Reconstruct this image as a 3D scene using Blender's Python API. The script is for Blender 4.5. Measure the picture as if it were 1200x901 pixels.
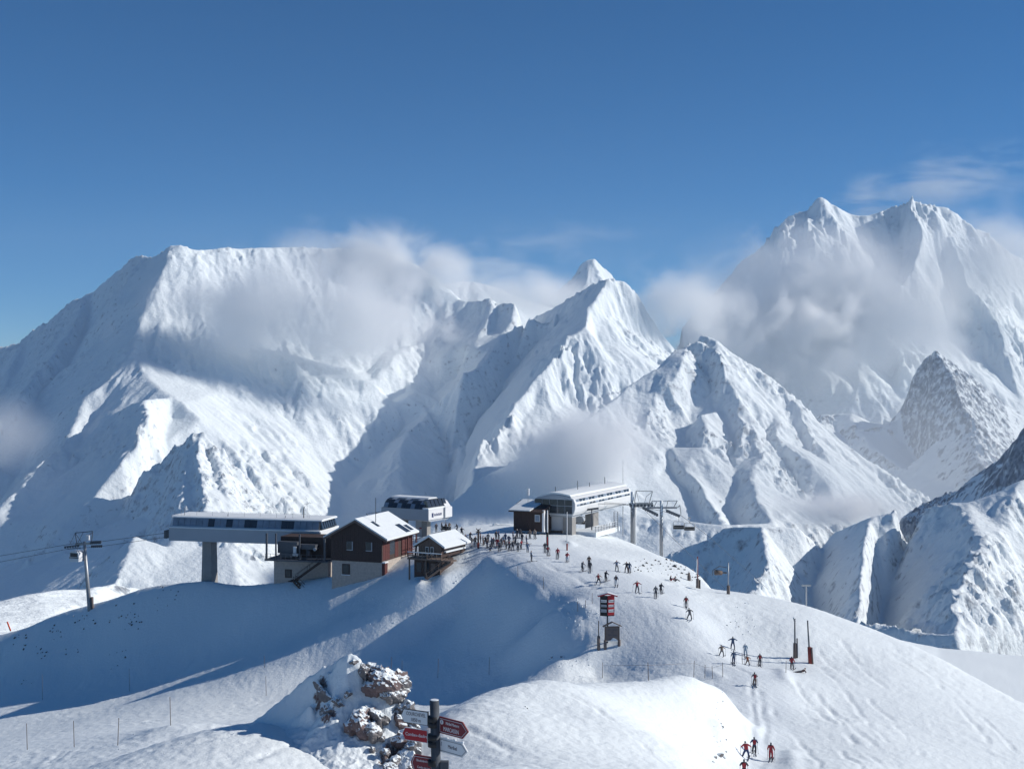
import bpy, bmesh, math, random
import numpy as np
from mathutils import Vector, Matrix, Euler

random.seed(7)
for o in list(bpy.data.objects):
    bpy.data.objects.remove(o, do_unlink=True)
scene = bpy.context.scene
C = scene.collection

# ---------------------------------------------------------------- camera, sky, sun
FPX = 1449.0                                  # focal length in pixels of a 1200 px wide picture
cam_data = bpy.data.cameras.new("camera")
cam_data.sensor_width = 36.0
cam_data.lens = 36.0 * FPX / 1200.0
cam_data.clip_start = 0.5
cam_data.clip_end = 120000.0
cam = bpy.data.objects.new("camera", cam_data)
C.objects.link(cam)
cam.location = (0, 0, 0)
cam.rotation_euler = (math.radians(90), 0, 0)
scene.camera = cam

SUN_ELEV = math.radians(28.5)
SUN_BACK = math.radians(6.0)                  # the sun stands at the right, a little beyond the scene
L = Vector((math.cos(SUN_ELEV) * math.cos(SUN_BACK), math.cos(SUN_ELEV) * math.sin(SUN_BACK), math.sin(SUN_ELEV)))
world = bpy.data.worlds.new("World")
scene.world = world
world.use_nodes = True
wn = world.node_tree.nodes
wn.clear()
sky = wn.new("ShaderNodeTexSky")
sky.sky_type = 'NISHITA'
sky.sun_disc = False
sky.sun_elevation = SUN_ELEV
sky.sun_rotation = math.radians(90) - SUN_BACK
sky.altitude = 5000
sky.air_density = 1.0
sky.dust_density = 0.0
sky.ozone_density = 3.0
bg = wn.new("ShaderNodeBackground")
bg.inputs["Strength"].default_value = 0.084
hsv = wn.new("ShaderNodeHueSaturation")        # the deep blue of thin mountain air
hsv.inputs["Saturation"].default_value = 1.42
wo = wn.new("ShaderNodeOutputWorld")
world.node_tree.links.new(sky.outputs[0], hsv.inputs['Color'])
world.node_tree.links.new(hsv.outputs[0], bg.inputs[0])
world.node_tree.links.new(bg.outputs[0], wo.inputs[0])

sun_data = bpy.data.lights.new("sun", 'SUN')
sun_data.energy = 4.5
sun_data.angle = math.radians(0.5)
sun_data.color = (1.0, 0.955, 0.89)
sun = bpy.data.objects.new("sun", sun_data)
C.objects.link(sun)
sun.rotation_euler = (-L).to_track_quat('-Z', 'Y').to_euler()
sun.location = (60, 10, 60)

scene.view_settings.view_transform = 'Standard'
scene.view_settings.look = 'None'
scene.view_settings.exposure = 0.10
scene.view_settings.gamma = 1.0
scene.cycles.use_denoising = True
scene.cycles.max_bounces = 24
scene.cycles.diffuse_bounces = 2
scene.cycles.volume_bounces = 12
scene.cycles.volume_step_rate = 0.55
scene.cycles.transparent_max_bounces = 16

# ---------------------------------------------------------------- helpers
def px(x, y, d):
    """A point seen at pixel (x, y) of the 1200x901 photograph at d metres along the view."""
    return ((x - 600.0) / FPX * d, d, (450.5 - y) / FPX * d)

_rng = np.random.RandomState(11)
_PERM = _rng.permutation(4096).astype(np.int32)
_GX = np.cos(np.arange(4096) * 2.39996).astype(np.float32)
_GY = np.sin(np.arange(4096) * 2.39996).astype(np.float32)

def perlin(x, y, seed=0):
    x = np.asarray(x, np.float32); y = np.asarray(y, np.float32)
    xi = np.floor(x).astype(np.int32); yi = np.floor(y).astype(np.int32)
    xf = x - xi; yf = y - yi
    u = xf * xf * xf * (xf * (xf * 6 - 15) + 10)
    v = yf * yf * yf * (yf * (yf * 6 - 15) + 10)
    def g(ix, iy, fx, fy):
        h = _PERM[(_PERM[(ix + seed * 131) & 4095] + iy) & 4095]
        return _GX[h] * fx + _GY[h] * fy
    a = g(xi, yi, xf, yf); b = g(xi + 1, yi, xf - 1, yf)
    c = g(xi, yi + 1, xf, yf - 1); d = g(xi + 1, yi + 1, xf - 1, yf - 1)
    ab = a + u * (b - a); cd = c + u * (d - c)
    return (ab + v * (cd - ab)) * 1.5

def fbm(x, y, octaves, seed=0, gain=0.5):
    s = 0; a = 1.0; f = 1.0; n = 0
    for i in range(octaves):
        s = s + a * perlin(x * f, y * f, seed + i); n += a
        a *= gain; f *= 2.03
    return s / n

def ridged(x, y, octaves, seed=0, gain=0.5):
    s = 0; a = 1.0; f = 1.0; w = 1.0; n = 0
    for i in range(octaves):
        r = 1.0 - np.abs(perlin(x * f, y * f, seed + i))
        r = r * r
        s = s + a * r * w; n += a
        w = np.clip(r * 1.6, 0, 1)
        a *= gain; f *= 2.07
    return s / n

def sstep(a, b, x):
    t = np.clip((x - a) / (b - a), 0, 1)
    return t * t * (3 - 2 * t)

def grid_mesh(name, X, Y, Z, mat, attrs=None, smooth=True):
    n, m = X.shape
    co = np.empty((n * m, 3), np.float32)
    co[:, 0] = X.ravel(); co[:, 1] = Y.ravel(); co[:, 2] = Z.ravel()
    idx = np.arange(n * m, dtype=np.int32).reshape(n, m)
    q = np.stack([idx[:-1, :-1], idx[:-1, 1:], idx[1:, 1:], idx[1:, :-1]], -1).reshape(-1, 4)
    me = bpy.data.meshes.new(name)
    me.vertices.add(n * m); me.vertices.foreach_set("co", co.ravel())
    me.loops.add(q.size); me.loops.foreach_set("vertex_index", q.ravel())
    me.polygons.add(len(q)); me.polygons.foreach_set("loop_start", np.arange(0, q.size, 4, dtype=np.int32))
    me.polygons.foreach_set("loop_total", np.full(len(q), 4, np.int32))
    me.update(calc_edges=True)
    if smooth:
        me.polygons.foreach_set("use_smooth", np.ones(len(q), bool))
    for k, a in (attrs or {}).items():
        at = me.attributes.new(k, 'FLOAT', 'POINT')
        at.data.foreach_set("value", np.ascontiguousarray(a, np.float32).ravel())
    me.materials.append(mat)
    o = bpy.data.objects.new(name, me)
    C.objects.link(o)
    return o

def link(nt, a, b):
    nt.links.new(a, b)

def snow_rock_material(name, snow, rock, rock2, scale, bump_d, rough=0.75, fine=None, packed=None):
    """Snow that gives way to rock where the mesh attribute 'rock' is high; scale = metres of the surface grain."""
    m = bpy.data.materials.new(name); m.use_nodes = True
    nt = m.node_tree; n = nt.nodes; bs = n["Principled BSDF"]
    geo = n.new("ShaderNodeNewGeometry")
    at = n.new("ShaderNodeAttribute"); at.attribute_name = "rock"
    no = n.new("ShaderNodeTexNoise"); no.inputs["Scale"].default_value = 1.0 / scale; no.inputs["Detail"].default_value = 6; no.inputs["Roughness"].default_value = 0.65
    link(nt, geo.outputs["Position"], no.inputs["Vector"])
    add = n.new("ShaderNodeMath"); add.operation = 'MULTIPLY_ADD'
    link(nt, no.outputs["Fac"], add.inputs[0]); add.inputs[1].default_value = 1.6; 
    sub = n.new("ShaderNodeMath"); sub.operation = 'SUBTRACT'; link(nt, at.outputs["Fac"], sub.inputs[0]); sub.inputs[1].default_value = 0.8
    link(nt, sub.outputs[0], add.inputs[2])
    rp = n.new("ShaderNodeMapRange"); rp.inputs[1].default_value = 0.42; rp.inputs[2].default_value = 0.72
    link(nt, add.outputs[0], rp.inputs[0])
    rn = n.new("ShaderNodeTexNoise"); rn.inputs["Scale"].default_value = 2.3 / scale; rn.inputs["Detail"].default_value = 4
    link(nt, geo.outputs["Position"], rn.inputs["Vector"])
    rr = n.new("ShaderNodeMapRange"); rr.inputs[1].default_value = 0.4; rr.inputs[2].default_value = 0.6
    link(nt, rn.outputs["Fac"], rr.inputs[0])
    rm = n.new("ShaderNodeMix"); rm.data_type = 'RGBA'; rm.inputs[6].default_value = (*rock, 1); rm.inputs[7].default_value = (*rock2, 1)
    link(nt, rr.outputs[0], rm.inputs[0])
    mx = n.new("ShaderNodeMix"); mx.data_type = 'RGBA'; mx.inputs[6].default_value = (*snow, 1)
    if packed:                                     # groomed, packed snow is duller than fresh snow
        pa = n.new("ShaderNodeAttribute"); pa.attribute_name = "packed"
        pm = n.new("ShaderNodeMix"); pm.data_type = 'RGBA'; pm.inputs[6].default_value = (*snow, 1); pm.inputs[7].default_value = (*packed, 1)
        link(nt, pa.outputs["Fac"], pm.inputs[0]); link(nt, pm.outputs[2], mx.inputs[6])
    link(nt, rp.outputs[0], mx.inputs[0]); link(nt, rm.outputs[2], mx.inputs[7])
    link(nt, mx.outputs[2], bs.inputs["Base Color"])
    bs.inputs["Roughness"].default_value = rough
    bs.inputs["Specular IOR Level"].default_value = 0.2
    bn = n.new("ShaderNodeTexNoise"); bn.inputs["Scale"].default_value = (1.0 / fine) if fine else 1.5 / scale; bn.inputs["Detail"].default_value = 5; bn.inputs["Roughness"].default_value = 0.6
    link(nt, geo.outputs["Position"], bn.inputs["Vector"])
    bp = n.new("ShaderNodeBump"); bp.inputs["Strength"].default_value = 1.0; bp.inputs["Distance"].default_value = bump_d
    link(nt, bn.outputs["Fac"], bp.inputs["Height"]); link(nt, bp.outputs[0], bs.inputs["Normal"])
    return m

SNOW = (0.83, 0.88, 0.895)
MAT_MOUNTAIN = snow_rock_material("mountain_snow", SNOW, (0.13, 0.145, 0.175), (0.30, 0.33, 0.38), 38.0, 6.0)
MAT_FAR = snow_rock_material("far_mountain_snow", SNOW, (0.14, 0.155, 0.185), (0.30, 0.33, 0.38), 44.0, 7.0)
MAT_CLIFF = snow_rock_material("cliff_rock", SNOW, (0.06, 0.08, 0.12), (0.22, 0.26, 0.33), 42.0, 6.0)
MAT_VALLEY = snow_rock_material("valley_forest", SNOW, (0.035, 0.045, 0.04), (0.09, 0.09, 0.085), 160.0, 10.0)
MAT_NEAR = snow_rock_material("hill_snow", SNOW, (0.09, 0.075, 0.065), (0.17, 0.14, 0.12), 1.3, 0.10, 0.6, 0.55, (0.76, 0.81, 0.84))

# ---------------------------------------------------------------- mountains from their ridge and gully lines
from mathutils.geometry import delaunay_2d_cdt

def box_blur(a, r):
    if r < 1:
        return a
    for ax in (0, 1):
        p = np.pad(a, [(r + 1, r) if i == ax else (0, 0) for i in (0, 1)], mode='edge')
        c = np.cumsum(p, axis=ax, dtype=np.float64)
        n = a.shape[ax]
        a = (np.take(c, np.arange(2 * r + 1, n + 2 * r + 1), ax) - np.take(c, np.arange(0, n), ax)) / (2 * r + 1)
    return a.astype(np.float32)

def gullies(X, Y, gx, gy, scale, seed):
    """Ripples whose crests run straight down the slope, as snow and water cut them."""
    g = np.sqrt(gx * gx + gy * gy) + 1e-4
    cx, cy = -gy / g, gx / g
    px_, py_ = X / scale, Y / scale
    ix = np.floor(px_).astype(np.int32); iy = np.floor(py_).astype(np.int32)
    acc = np.zeros_like(X); ws = np.zeros_like(X)
    for i in (-1, 0, 1):
        for j in (-1, 0, 1):
            h = _PERM[(_PERM[(ix + i + seed * 57) & 4095] + iy + j) & 4095]
            ox = (h & 63) / 63.0; oy = ((h >> 6) & 63) / 63.0
            vx = px_ - (ix + i + ox); vy = py_ - (iy + j + oy)
            w = np.exp(-2.2 * (vx * vx + vy * vy))
            acc += w * np.cos(6.2832 * (vx * cx + vy * cy)); ws += w
    return (acc / (ws + 1e-5)).astype(np.float32)

def build_mountain(label, crest, lines, step, floor, seed, warp=25.0, crag=10.0, carve=1.0, rockiness=0.3, mat=None, soft=1, back=(0.9, 700.0), g0=260.0):
    """crest: the skyline [(px, py, km)], behind which the far side falls away; lines: ridges, gullies and feet, each [(px, py, km)].
    The surface is triangulated between them in plan, then roughened, gullied and set with crags."""
    V = []; E = []
    def put(seq):
        b = len(V)
        V.extend(seq)
        E.extend((b + i, b + i + 1) for i in range(len(seq) - 1))
    cp = [px(a, b, c * 1000.0) for a, b, c in crest]
    put(cp)
    for ln in lines:
        put([px(a, b, c * 1000.0) for a, b, c in ln])
    for k, (dy, dz) in enumerate((back, (back[0] * 2.4, back[1] * 2.2))):
        V.extend((p[0], p[1] + dy * 1000, max(p[2] - dz, floor)) for p in cp)
    vv, ee, ff, ov, oe, of = delaunay_2d_cdt([Vector(p[:2]) for p in V], E, [], 0, 0.5)
    P = np.array([(v.x, v.y) for v in vv]); Zv = np.zeros(len(vv)); 
    known = np.zeros(len(vv), bool)
    for i, src in enumerate(ov):
        if src:
            Zv[i] = max(V[k][2] for k in src); known[i] = True
    for i in np.where(~known)[0]:                       # crossings take the mean of the nearest given points
        d = ((P[known] - P[i]) ** 2).sum(1); o = np.argsort(d)[:2]
        w = 1 / (np.sqrt(d[o]) + 1); Zv[i] = (Zv[known][o] * w).sum() / w.sum()
    x0, y0 = P.min(0); x1, y1 = P.max(0)
    y1 = min(y1, max(p[1] for p in cp) + 700.0)
    nx = int((x1 - x0) / step) + 1; ny = int((y1 - y0) / step) + 1
    X, Y = np.meshgrid((x0 + step * np.arange(nx)).astype(np.float32), (y0 + step * np.arange(ny)).astype(np.float32))
    Z = np.full(X.shape, np.nan, np.float32)
    for f in ff:
        for k in range(1, len(f) - 1):
            (ax, ay), (bx, by), (cx, cy) = P[f[0]], P[f[k]], P[f[k + 1]]
            det = (by - cy) * (ax - cx) + (cx - bx) * (ay - cy)
            if abs(det) < 1e-6:
                continue
            i0 = max(int((min(ax, bx, cx) - x0) / step), 0); i1 = min(int((max(ax, bx, cx) - x0) / step) + 2, nx)
            j0 = max(int((min(ay, by, cy) - y0) / step), 0); j1 = min(int((max(ay, by, cy) - y0) / step) + 2, ny)
            if i1 <= i0 or j1 <= j0:
                continue
            xs = X[j0:j1, i0:i1]; ys = Y[j0:j1, i0:i1]
            w0 = ((by - cy) * (xs - cx) + (cx - bx) * (ys - cy)) / det
            w1 = ((cy - ay) * (xs - cx) + (ax - cx) * (ys - cy)) / det
            w2 = 1 - w0 - w1
            m = (w0 >= -1e-4) & (w1 >= -1e-4) & (w2 >= -1e-4)
            sub = Z[j0:j1, i0:i1]
            sub[m] = (w0 * Zv[f[0]] + w1 * Zv[f[k]] + w2 * Zv[f[k + 1]])[m]
    out = np.isnan(Z)
    Z = np.where(out, floor, Z)
    # bend the straight lines of the survey
    wx = warp * fbm(X / 330, Y / 330, 3, seed + 1) + 0.3 * warp * fbm(X / 80, Y / 80, 2, seed + 5)
    wy = warp * fbm(X / 330, Y / 330, 3, seed + 2) + 0.3 * warp * fbm(X / 80, Y / 80, 2, seed + 6)
    fi = np.clip((X + wx - x0) / step, 0, nx - 1.001); fj = np.clip((Y + wy - y0) / step, 0, ny - 1.001)
    ii = fi.astype(np.int32); jj = fj.astype(np.int32); fi = fi - ii; fj = fj - jj
    Z = (Z[jj, ii] * (1 - fi) * (1 - fj) + Z[jj, ii + 1] * fi * (1 - fj) + Z[jj + 1, ii] * (1 - fi) * fj + Z[jj + 1, ii + 1] * fi * fj).astype(np.float32)
    sharp = Z
    Z = box_blur(box_blur(Z, soft), soft)
    rough = sstep(-0.2, 0.35, fbm(X / 500, Y / 500, 3, seed + 50))
    sc = g0; amp = 0.100 * carve
    for o in range(4):
        gy, gx = np.gradient(box_blur(Z, 2), step)
        sl = np.sqrt(gx * gx + gy * gy)
        w = sstep(0.25, 0.85, sl) * (0.25 + 0.75 * rough)
        Z = Z + amp * sc * w * gullies(X, Y, gx, gy, sc, seed + 11 * o)
        sc *= 0.5; amp *= 1.22
        if sc < 2.2 * step:
            break
    gy, gx = np.gradient(Z, step)
    sl = np.sqrt(gx * gx + gy * gy)
    cm = sstep(0.45, 1.1, sl) * (0.2 + 0.8 * rough)
    Z = Z + cm * crag * 3.6 * (ridged(X / 75, Y / 75, 4, seed + 40, 0.62) - 0.45)
    Z = Z + 3.0 * fbm(X / 140, Y / 140, 4, seed + 60)
    gy, gx = np.gradient(Z, step)
    slope = np.sqrt(gx * gx + gy * gy)
    # bare rock shows in steep broken ground, in streaks that follow the ribs
    rib = Z - box_blur(Z, 4)
    rock = sstep(0.70, 1.55, slope + 0.5 * fbm(X / 170, Y / 170, 3, seed + 70) + 0.5 * np.clip(rib / (0.8 * step), -1, 1)) * rockiness
    o = grid_mesh("mountain", X, Y, Z, mat or MAT_MOUNTAIN, {"rock": rock})
    if out.any():
        bm = bmesh.new(); bm.from_mesh(o.data); bm.verts.ensure_lookup_table()
        bmesh.ops.delete(bm, geom=[bm.verts[int(k)] for k in np.where(out.ravel())[0]], context='VERTS')
        bm.to_mesh(o.data); bm.free()
    o["kind"] = "structure"; o["label"] = label; o["category"] = "mountain"
    return o

VALLEY = -1000.0
def depth(vy, vd, hx, hd):
    return lambda l: [(a, b, float(np.interp(b, vy, vd) + np.interp(a, hx, hd)) + c) for a, b, c in l]

# the long left massif with its shadowed left faces
dA = depth([286,400,500,620,720], [8.0,7.3,6.55,5.6,4.9], [-80,0,100,140,205,300,400,500,560,640], [2.7,2.15,1.2,0.75,0.0,0.3,0.58,0.82,0.85,0.85])
build_mountain("broad snow massif at left with a flat misty summit ridge and blue shadowed flank",
 [(-80,450,9.6),(0,406,9.1),(22,402,8.8),(60,376,8.65),(95,350,8.6),(107,342,8.65),(130,322,8.45),(158,299,8.3),(165,298,8.25),(180,300,8.15)]
 + dA([(205,286,0),(232,293,0),(280,290,0),(330,288,0),(400,290,0),(450,292,0),(500,318,0)])
 + [(506,333,8.47),(530,342,8.42),(537,350,8.37),(550,352,8.32),(572,350,8.22),(590,355,8.14),(605,353,8.07),(622,364,7.97),(650,362,7.92),(690,400,7.92)],
 [[(205,286,8.0),(190,325,7.75),(172,360,7.5),(160,385,7.35),(150,410,7.2),(128,445,6.95),(100,467,6.8),(80,513,6.45),(57,537,6.28),(30,567,6.05),(-20,610,5.8)],
 [(107,342,8.65),(99,357,8.46),(80,391,8.04),(53,426,7.63),(27,463,7.25),(3,489,6.98),(-40,530,6.6)],
 [(104,362,8.52),(99,391,8.24),(83,421,7.9),(77,437,7.75),(45,463,7.44),(24,487,7.2),(-20,540,6.75)],
 [(160,300,8.28),(150,325,7.98),(130,352,7.9),(122,372,8.1)],[(168,305,8.2),(156,330,8.05),(140,352,7.98)],
 [(30,397,8.75),(12,430,8.3),(-15,470,8.1)],[(25,430,8.35),(0,470,7.9)],
 [(60,490,7.05),(40,520,6.9),(20,560,6.5)],
 [(120,480,6.75),(108,495,6.66),(85,535,6.36),(40,590,5.93)],
 [(150,457,6.8),(133,483,6.62),(125,520,6.28),(95,565,6.0),(50,610,5.75)],
 [(172,468,6.4),(173,487,6.15),(160,517,5.93),(143,540,5.83),(115,580,5.68),(70,625,5.5),(20,660,5.4)],
 [(150,410,7.2),(175,445,6.85),(200,465,6.6),(215,473,6.55),(235,490,6.45),(300,520,6.6)],
 [(172,468,6.4),(200,465,6.6)],[(200,490,6.5),(192,520,6.2),(175,560,5.95),(150,610,5.7)]]
 + [dA(l) for l in (
 [(250,400,0),(260,460,0)],[(320,410,.06),(340,450,.03),(350,500,0),(360,560,0),(370,620,0)],
 [(328,415,-.05),(338,425,-.07),(350,440,-.03)],
 [(433,436,.08),(446,415,.08)],[(473,408,-.02),(455,425,-.08),(437,448,-.05)],
 [(460,471,.06),(474,460,.05)],[(486,457,-.01),(474,466,-.06),(463,474,-.03)],
 [(508,463,.06),(520,452,.06)],[(541,436,-.02),(533,448,-.07),(527,462,-.08),(519,472,-.03)],
 [(470,440,0),(500,425,0),(505,400,0)],
 [(430,500,0),(470,490,0)],
 [(505,482,-.02),(478,505,-.06),(468,525,-.1),(470,550,-.12),(482,585,-.1),(490,640,-.1)],
 [(475,500,.1),(450,528,.12),(428,550,.14),(403,573,.15),(395,620,.1)],
 [(500,560,0),(515,540,0)],[(530,525,.1),(527,545,.12),(520,590,.1),(515,640,.1)],
 [(534,524,-.1),(545,520,-.12),(553,528,-.1),(548,560,-.12),(545,590,-.12),(540,640,-.1)],
 [(420,680,0),(480,700,0),(560,690,0)],[(-80,700,-2.),(0,720,-1.6),(100,730,-.7),(200,730,0),(300,720,0)],[(600,640,0),(590,560,.2),(585,500,.1)])]
 + [[(512,402,8.07),(530,408,7.92),(550,405,7.82),(568,413,7.72)],[(605,353,8.07),(600,375,7.97),(590,395,7.82),(572,415,7.67),(560,428,7.57),(545,437,7.47)],
    [(537,350,8.37),(528,375,8.22),(520,395,8.14)],[(546,355,8.47),(545,375,8.22)],[(575,355,8.17),(572,375,8.02),(560,398,7.87)],[(583,362,8.27),(582,385,8.02)],
    [(615,400,8.02),(600,425,7.82),(585,450,7.62)],[(640,420,7.92),(620,480,7.22)]],
 9.5, VALLEY, 1, rockiness=0.34, crag=11)

# rock pyramid standing before the left massif
build_mountain("sharp snow-plastered rock pyramid rising before the left massif",
 [(-60,680,5.75),(0,660,5.75),(33,647,5.75),(73,635,5.75),(110,620,5.72),(140,603,5.7),(153,583,5.68),(167,553,5.68),(183,547,5.66),(203,523,5.64),(213,520,5.55),(220,508,5.52),(230,504,5.5),(237,505,5.5),(253,520,5.5),(273,543,5.5),(300,570,5.5),(320,593,5.45),(345,620,5.4)],
 [[(213,520,5.55),(215,550,5.3),(217,600,5.0),(197,640,4.75),(183,673,4.55),(181,690,4.45),(175,720,4.3)],
  [(195,560,5.5),(185,610,5.3),(160,650,5.05),(130,690,4.85)],
  [(237,505,5.5),(232,540,5.3),(240,580,5.05),(250,620,4.85)],[(225,530,5.4),(226,580,5.15),(235,640,4.8)],
  [(253,520,5.5),(258,550,5.3),(272,590,5.1),(275,640,4.8)],[(247,535,5.45),(250,570,5.2)],[(285,580,5.35),(300,620,5.1)],
  [(155,627,4.75),(150,650,4.6),(140,670,4.5),(128,690,4.42)],[(140,640,5.0),(130,655,4.9)],[(160,640,4.95),(155,665,4.85)],
  [(-60,720,5.0),(0,715,4.9),(60,715,4.6),(130,735,4.1),(200,740,4.1),(280,720,4.3),(340,680,4.8)]],
 6.0, VALLEY, 101, warp=16, crag=15, carve=1.3, rockiness=0.45, back=(0.5, 450.0), g0=140)

# sunlit bank just beyond the hill at the left edge
build_mountain("low sunlit snow bank with rocks beyond the shaded hillside at left",
 [(-60,715,.80),(0,706,.82),(30,697,.86),(60,690,.9),(100,689,.95),(118,684,.97),(135,679,1.0),(150,684,1.05),(175,692,1.1),(210,705,1.15),(260,720,1.2)],
 [[(0,730,.76),(60,715,.82),(110,705,.9),(160,710,1.0)],[(-60,790,.62),(0,780,.66),(100,760,.75),(200,750,.95),(260,740,1.1)]],
 2.2, -300, 171, warp=4, crag=3.2, carve=0.8, rockiness=0.55, back=(0.2, 60.0), g0=30)

# middle peak whose left face throws the long blue shadow
build_mountain("pointed middle mountain with a long blue shadowed left face",
 [(600,400,8.6),(627,371,8.2),(660,352,7.95),(681,341,7.8),(702,329,7.65),(717,326,7.6),(735,333,7.65),(758,360,7.7),(780,395,7.7),(800,420,7.65),(830,445,7.6)],
 [[(717,326,7.60),(708,334,7.50),(697,352,7.37),(690,359,7.32),(688,382,7.12),(672,394,7.00),(658,412,6.88),(630,439,6.70),(620,454,6.61),(603,472,6.49),(591,496,6.32),(576,511,6.20),(562,520,6.12),(556,545,5.97),(550,600,5.62),(540,660,5.32)],
  [(625,380,8.34),(600,425,8.02),(575,470,7.61),(550,510,7.22),(535,560,6.82),(520,640,6.22)],
  [(660,372,7.83),(640,405,7.56),(612,440,7.28)],[(672,368,7.63),(650,400,7.36)],
  [(705,365,7.37),(725,375,7.44),(745,390,7.50)],[(700,400,7.18),(730,405,7.21),(760,415,7.27)],
  [(639,454,6.67),(669,436,6.87),(720,431,6.94),(762,433,7.03),(790,440,7.18)],[(642,478,6.57),(675,475,6.72),(708,460,6.81),(735,451,6.90),(770,455,7.00)],
  [(625,470,6.61),(612,500,6.37),(605,540,6.12)],[(690,500,6.52),(680,560,6.02),(660,640,5.52)],[(800,480,6.72),(790,560,6.12),(780,640,5.72)]],
 7.5, VALLEY, 201, rockiness=0.16, crag=11)

# peak at right of the middle
dC = depth([389,450,500,560,620,700], [6.0,5.72,5.42,5.02,4.62,4.2], [560,700,760,800,828,850,900,1000,1110], [-.10,-.08,-.03,.03,0,0,.08,.35,.6])
build_mountain("triangular snow peak right of the middle with rocky ribs and mist at its left",
 dC([(470,640,.1),(500,610,.08),(530,585,.05),(560,560,0),(640,520,0),(700,482,0),(741,449,0),(760,437,0),(773,429,0),(787,413,0),(805,405,0),(817,400,0),(825,389,0),(837,397,0),(850,412,0),(864,423,0),(883,436,0),(899,444,0),(904,456,0),(915,452,0),(931,468,0),(947,481,0),(963,495,0),(976,511,0),(1000,525,0),(1060,570,0),(1110,600,0)]),
 [dC(l) for l in (
 [(805,405,0),(801,422,-.1),(791,437,-.12),(781,450,-.12),(770,457,-.06)],[(787,425,.08),(765,445,.08)],
 [(825,389,0),(826,400,-.03),(836,408,-.04)],[(818,408,.06),(828,412,.05)],
 [(836,408,-.04),(848,430,-.1),(858,450,-.08),(866,470,-.1)],[(825,430,.04),(838,455,.05),(845,480,.04)],
 [(808,478,.05),(806,500,.06),(806,525,.05)],[(822,485,-.06),(828,505,-.1),(822,525,-.05)],
 [(864,484,-.06),(875,495,-.12),(886,508,-.1),(890,530,-.06)],[(850,490,.05),(860,515,.06),(862,545,.04)],
 [(781,524,.0),(800,548,-.06),(821,572,-.1),(851,615,-.12),(870,660,-.1)],[(785,545,.06),(810,580,.05),(830,620,.02)],
 [(845,599,.1),(855,600,.1),(862,620,.1)],[(880,561,-.08),(884,582,-.16),(905,612,-.16),(915,650,-.1)],[(865,575,.06),(850,590,.08)],
 [(899,444,0),(905,480,.0),(909,511,-.06),(928,524,-.1),(944,537,-.12),(968,561,-.12),(987,583,-.12),(1000,620,-.1)],[(900,520,.05),(925,550,.05),(950,590,.03)],
 [(931,468,0),(950,510,-.06),(975,545,-.08),(1010,580,-.05)],[(925,490,.05),(945,525,.04)],
 [(700,540,0),(720,600,0),(740,680,0)],[(760,500,0),(765,560,0)],[(470,690,-.1),(540,690,0),(600,680,0),(680,690,0),(800,700,0),(920,690,0),(1040,670,0),(1110,640,0)])],
 6.5, VALLEY, 301, rockiness=0.4, crag=12, g0=180)

# high massif at right
dR = depth([229,300,400,480,560,640], [10.0,9.6,8.95,8.45,7.9,7.4], [820,867,915,940,960,1000,1045,1067,1137,1200,1260], [.9,.55,.12,.1,0,.15,.12,0,.2,.5,.8])
build_mountain("highest twin-topped mountain at right half wrapped in cloud",
 dR([(800,380,0),(840,340,0),(867,308,0),(883,295,0),(915,260,0),(924,254,0),(940,249,0),(951,243,0),(958,232,0),(962,229,0),(978,241,0),(994,249,0),(1016,252,0),(1042,244,0),(1053,238,0),(1067,230,0),(1080,240,0),(1095,243,0),(1108,241,0),(1121,252,0),(1137,265,0),(1168,285,0),(1200,305,0),(1260,350,0)]),
 [dR(l) for l in (
 [(915,260,0),(915,282,-.1),(913,311,-.15),(910,350,-.15),(900,400,-.15)],[(900,300,.12),(890,350,.12),(870,400,.1)],
 [(962,229,0),(965,240,-.06),(960,255,-.04)],[(954,245,.06),(948,258,.05)],
 [(960,300,-.05),(975,350,-.1),(985,390,-.15),(1003,420,-.15),(1010,460,-.1)],[(965,390,.1),(985,430,.1)],
 [(1067,230,0),(1066,242,-.06),(1070,260,-.05)],[(1058,243,.08),(1055,262,.06)],
 [(1095,243,0),(1083,273,-.1),(1075,310,-.1)],[(1060,300,.1),(1050,350,.1)],[(1108,241,0),(1112,270,-.05),(1125,300,-.1),(1133,333,-.18),(1146,349,-.2),(1156,365,-.22),(1168,390,-.22),(1185,430,-.2),(1200,470,-.2)],
 [(1110,330,.12),(1120,370,.12),(1140,410,.1)],[(1160,330,.0),(1185,360,.05)],[(1175,345,-.05),(1200,390,-.12),(1240,430,-.15)],
 [(1020,400,.05),(1040,440,.05)],[(1040,380,-.05),(1060,420,-.08),(1050,460,-.05)],
 [(820,460,0),(860,540,0),(940,580,0),(1040,600,0),(1140,590,0),(1260,560,0)])],
 10.5, VALLEY, 401, warp=40, rockiness=0.3, crag=18, mat=MAT_FAR, g0=330, carve=1.2)

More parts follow.
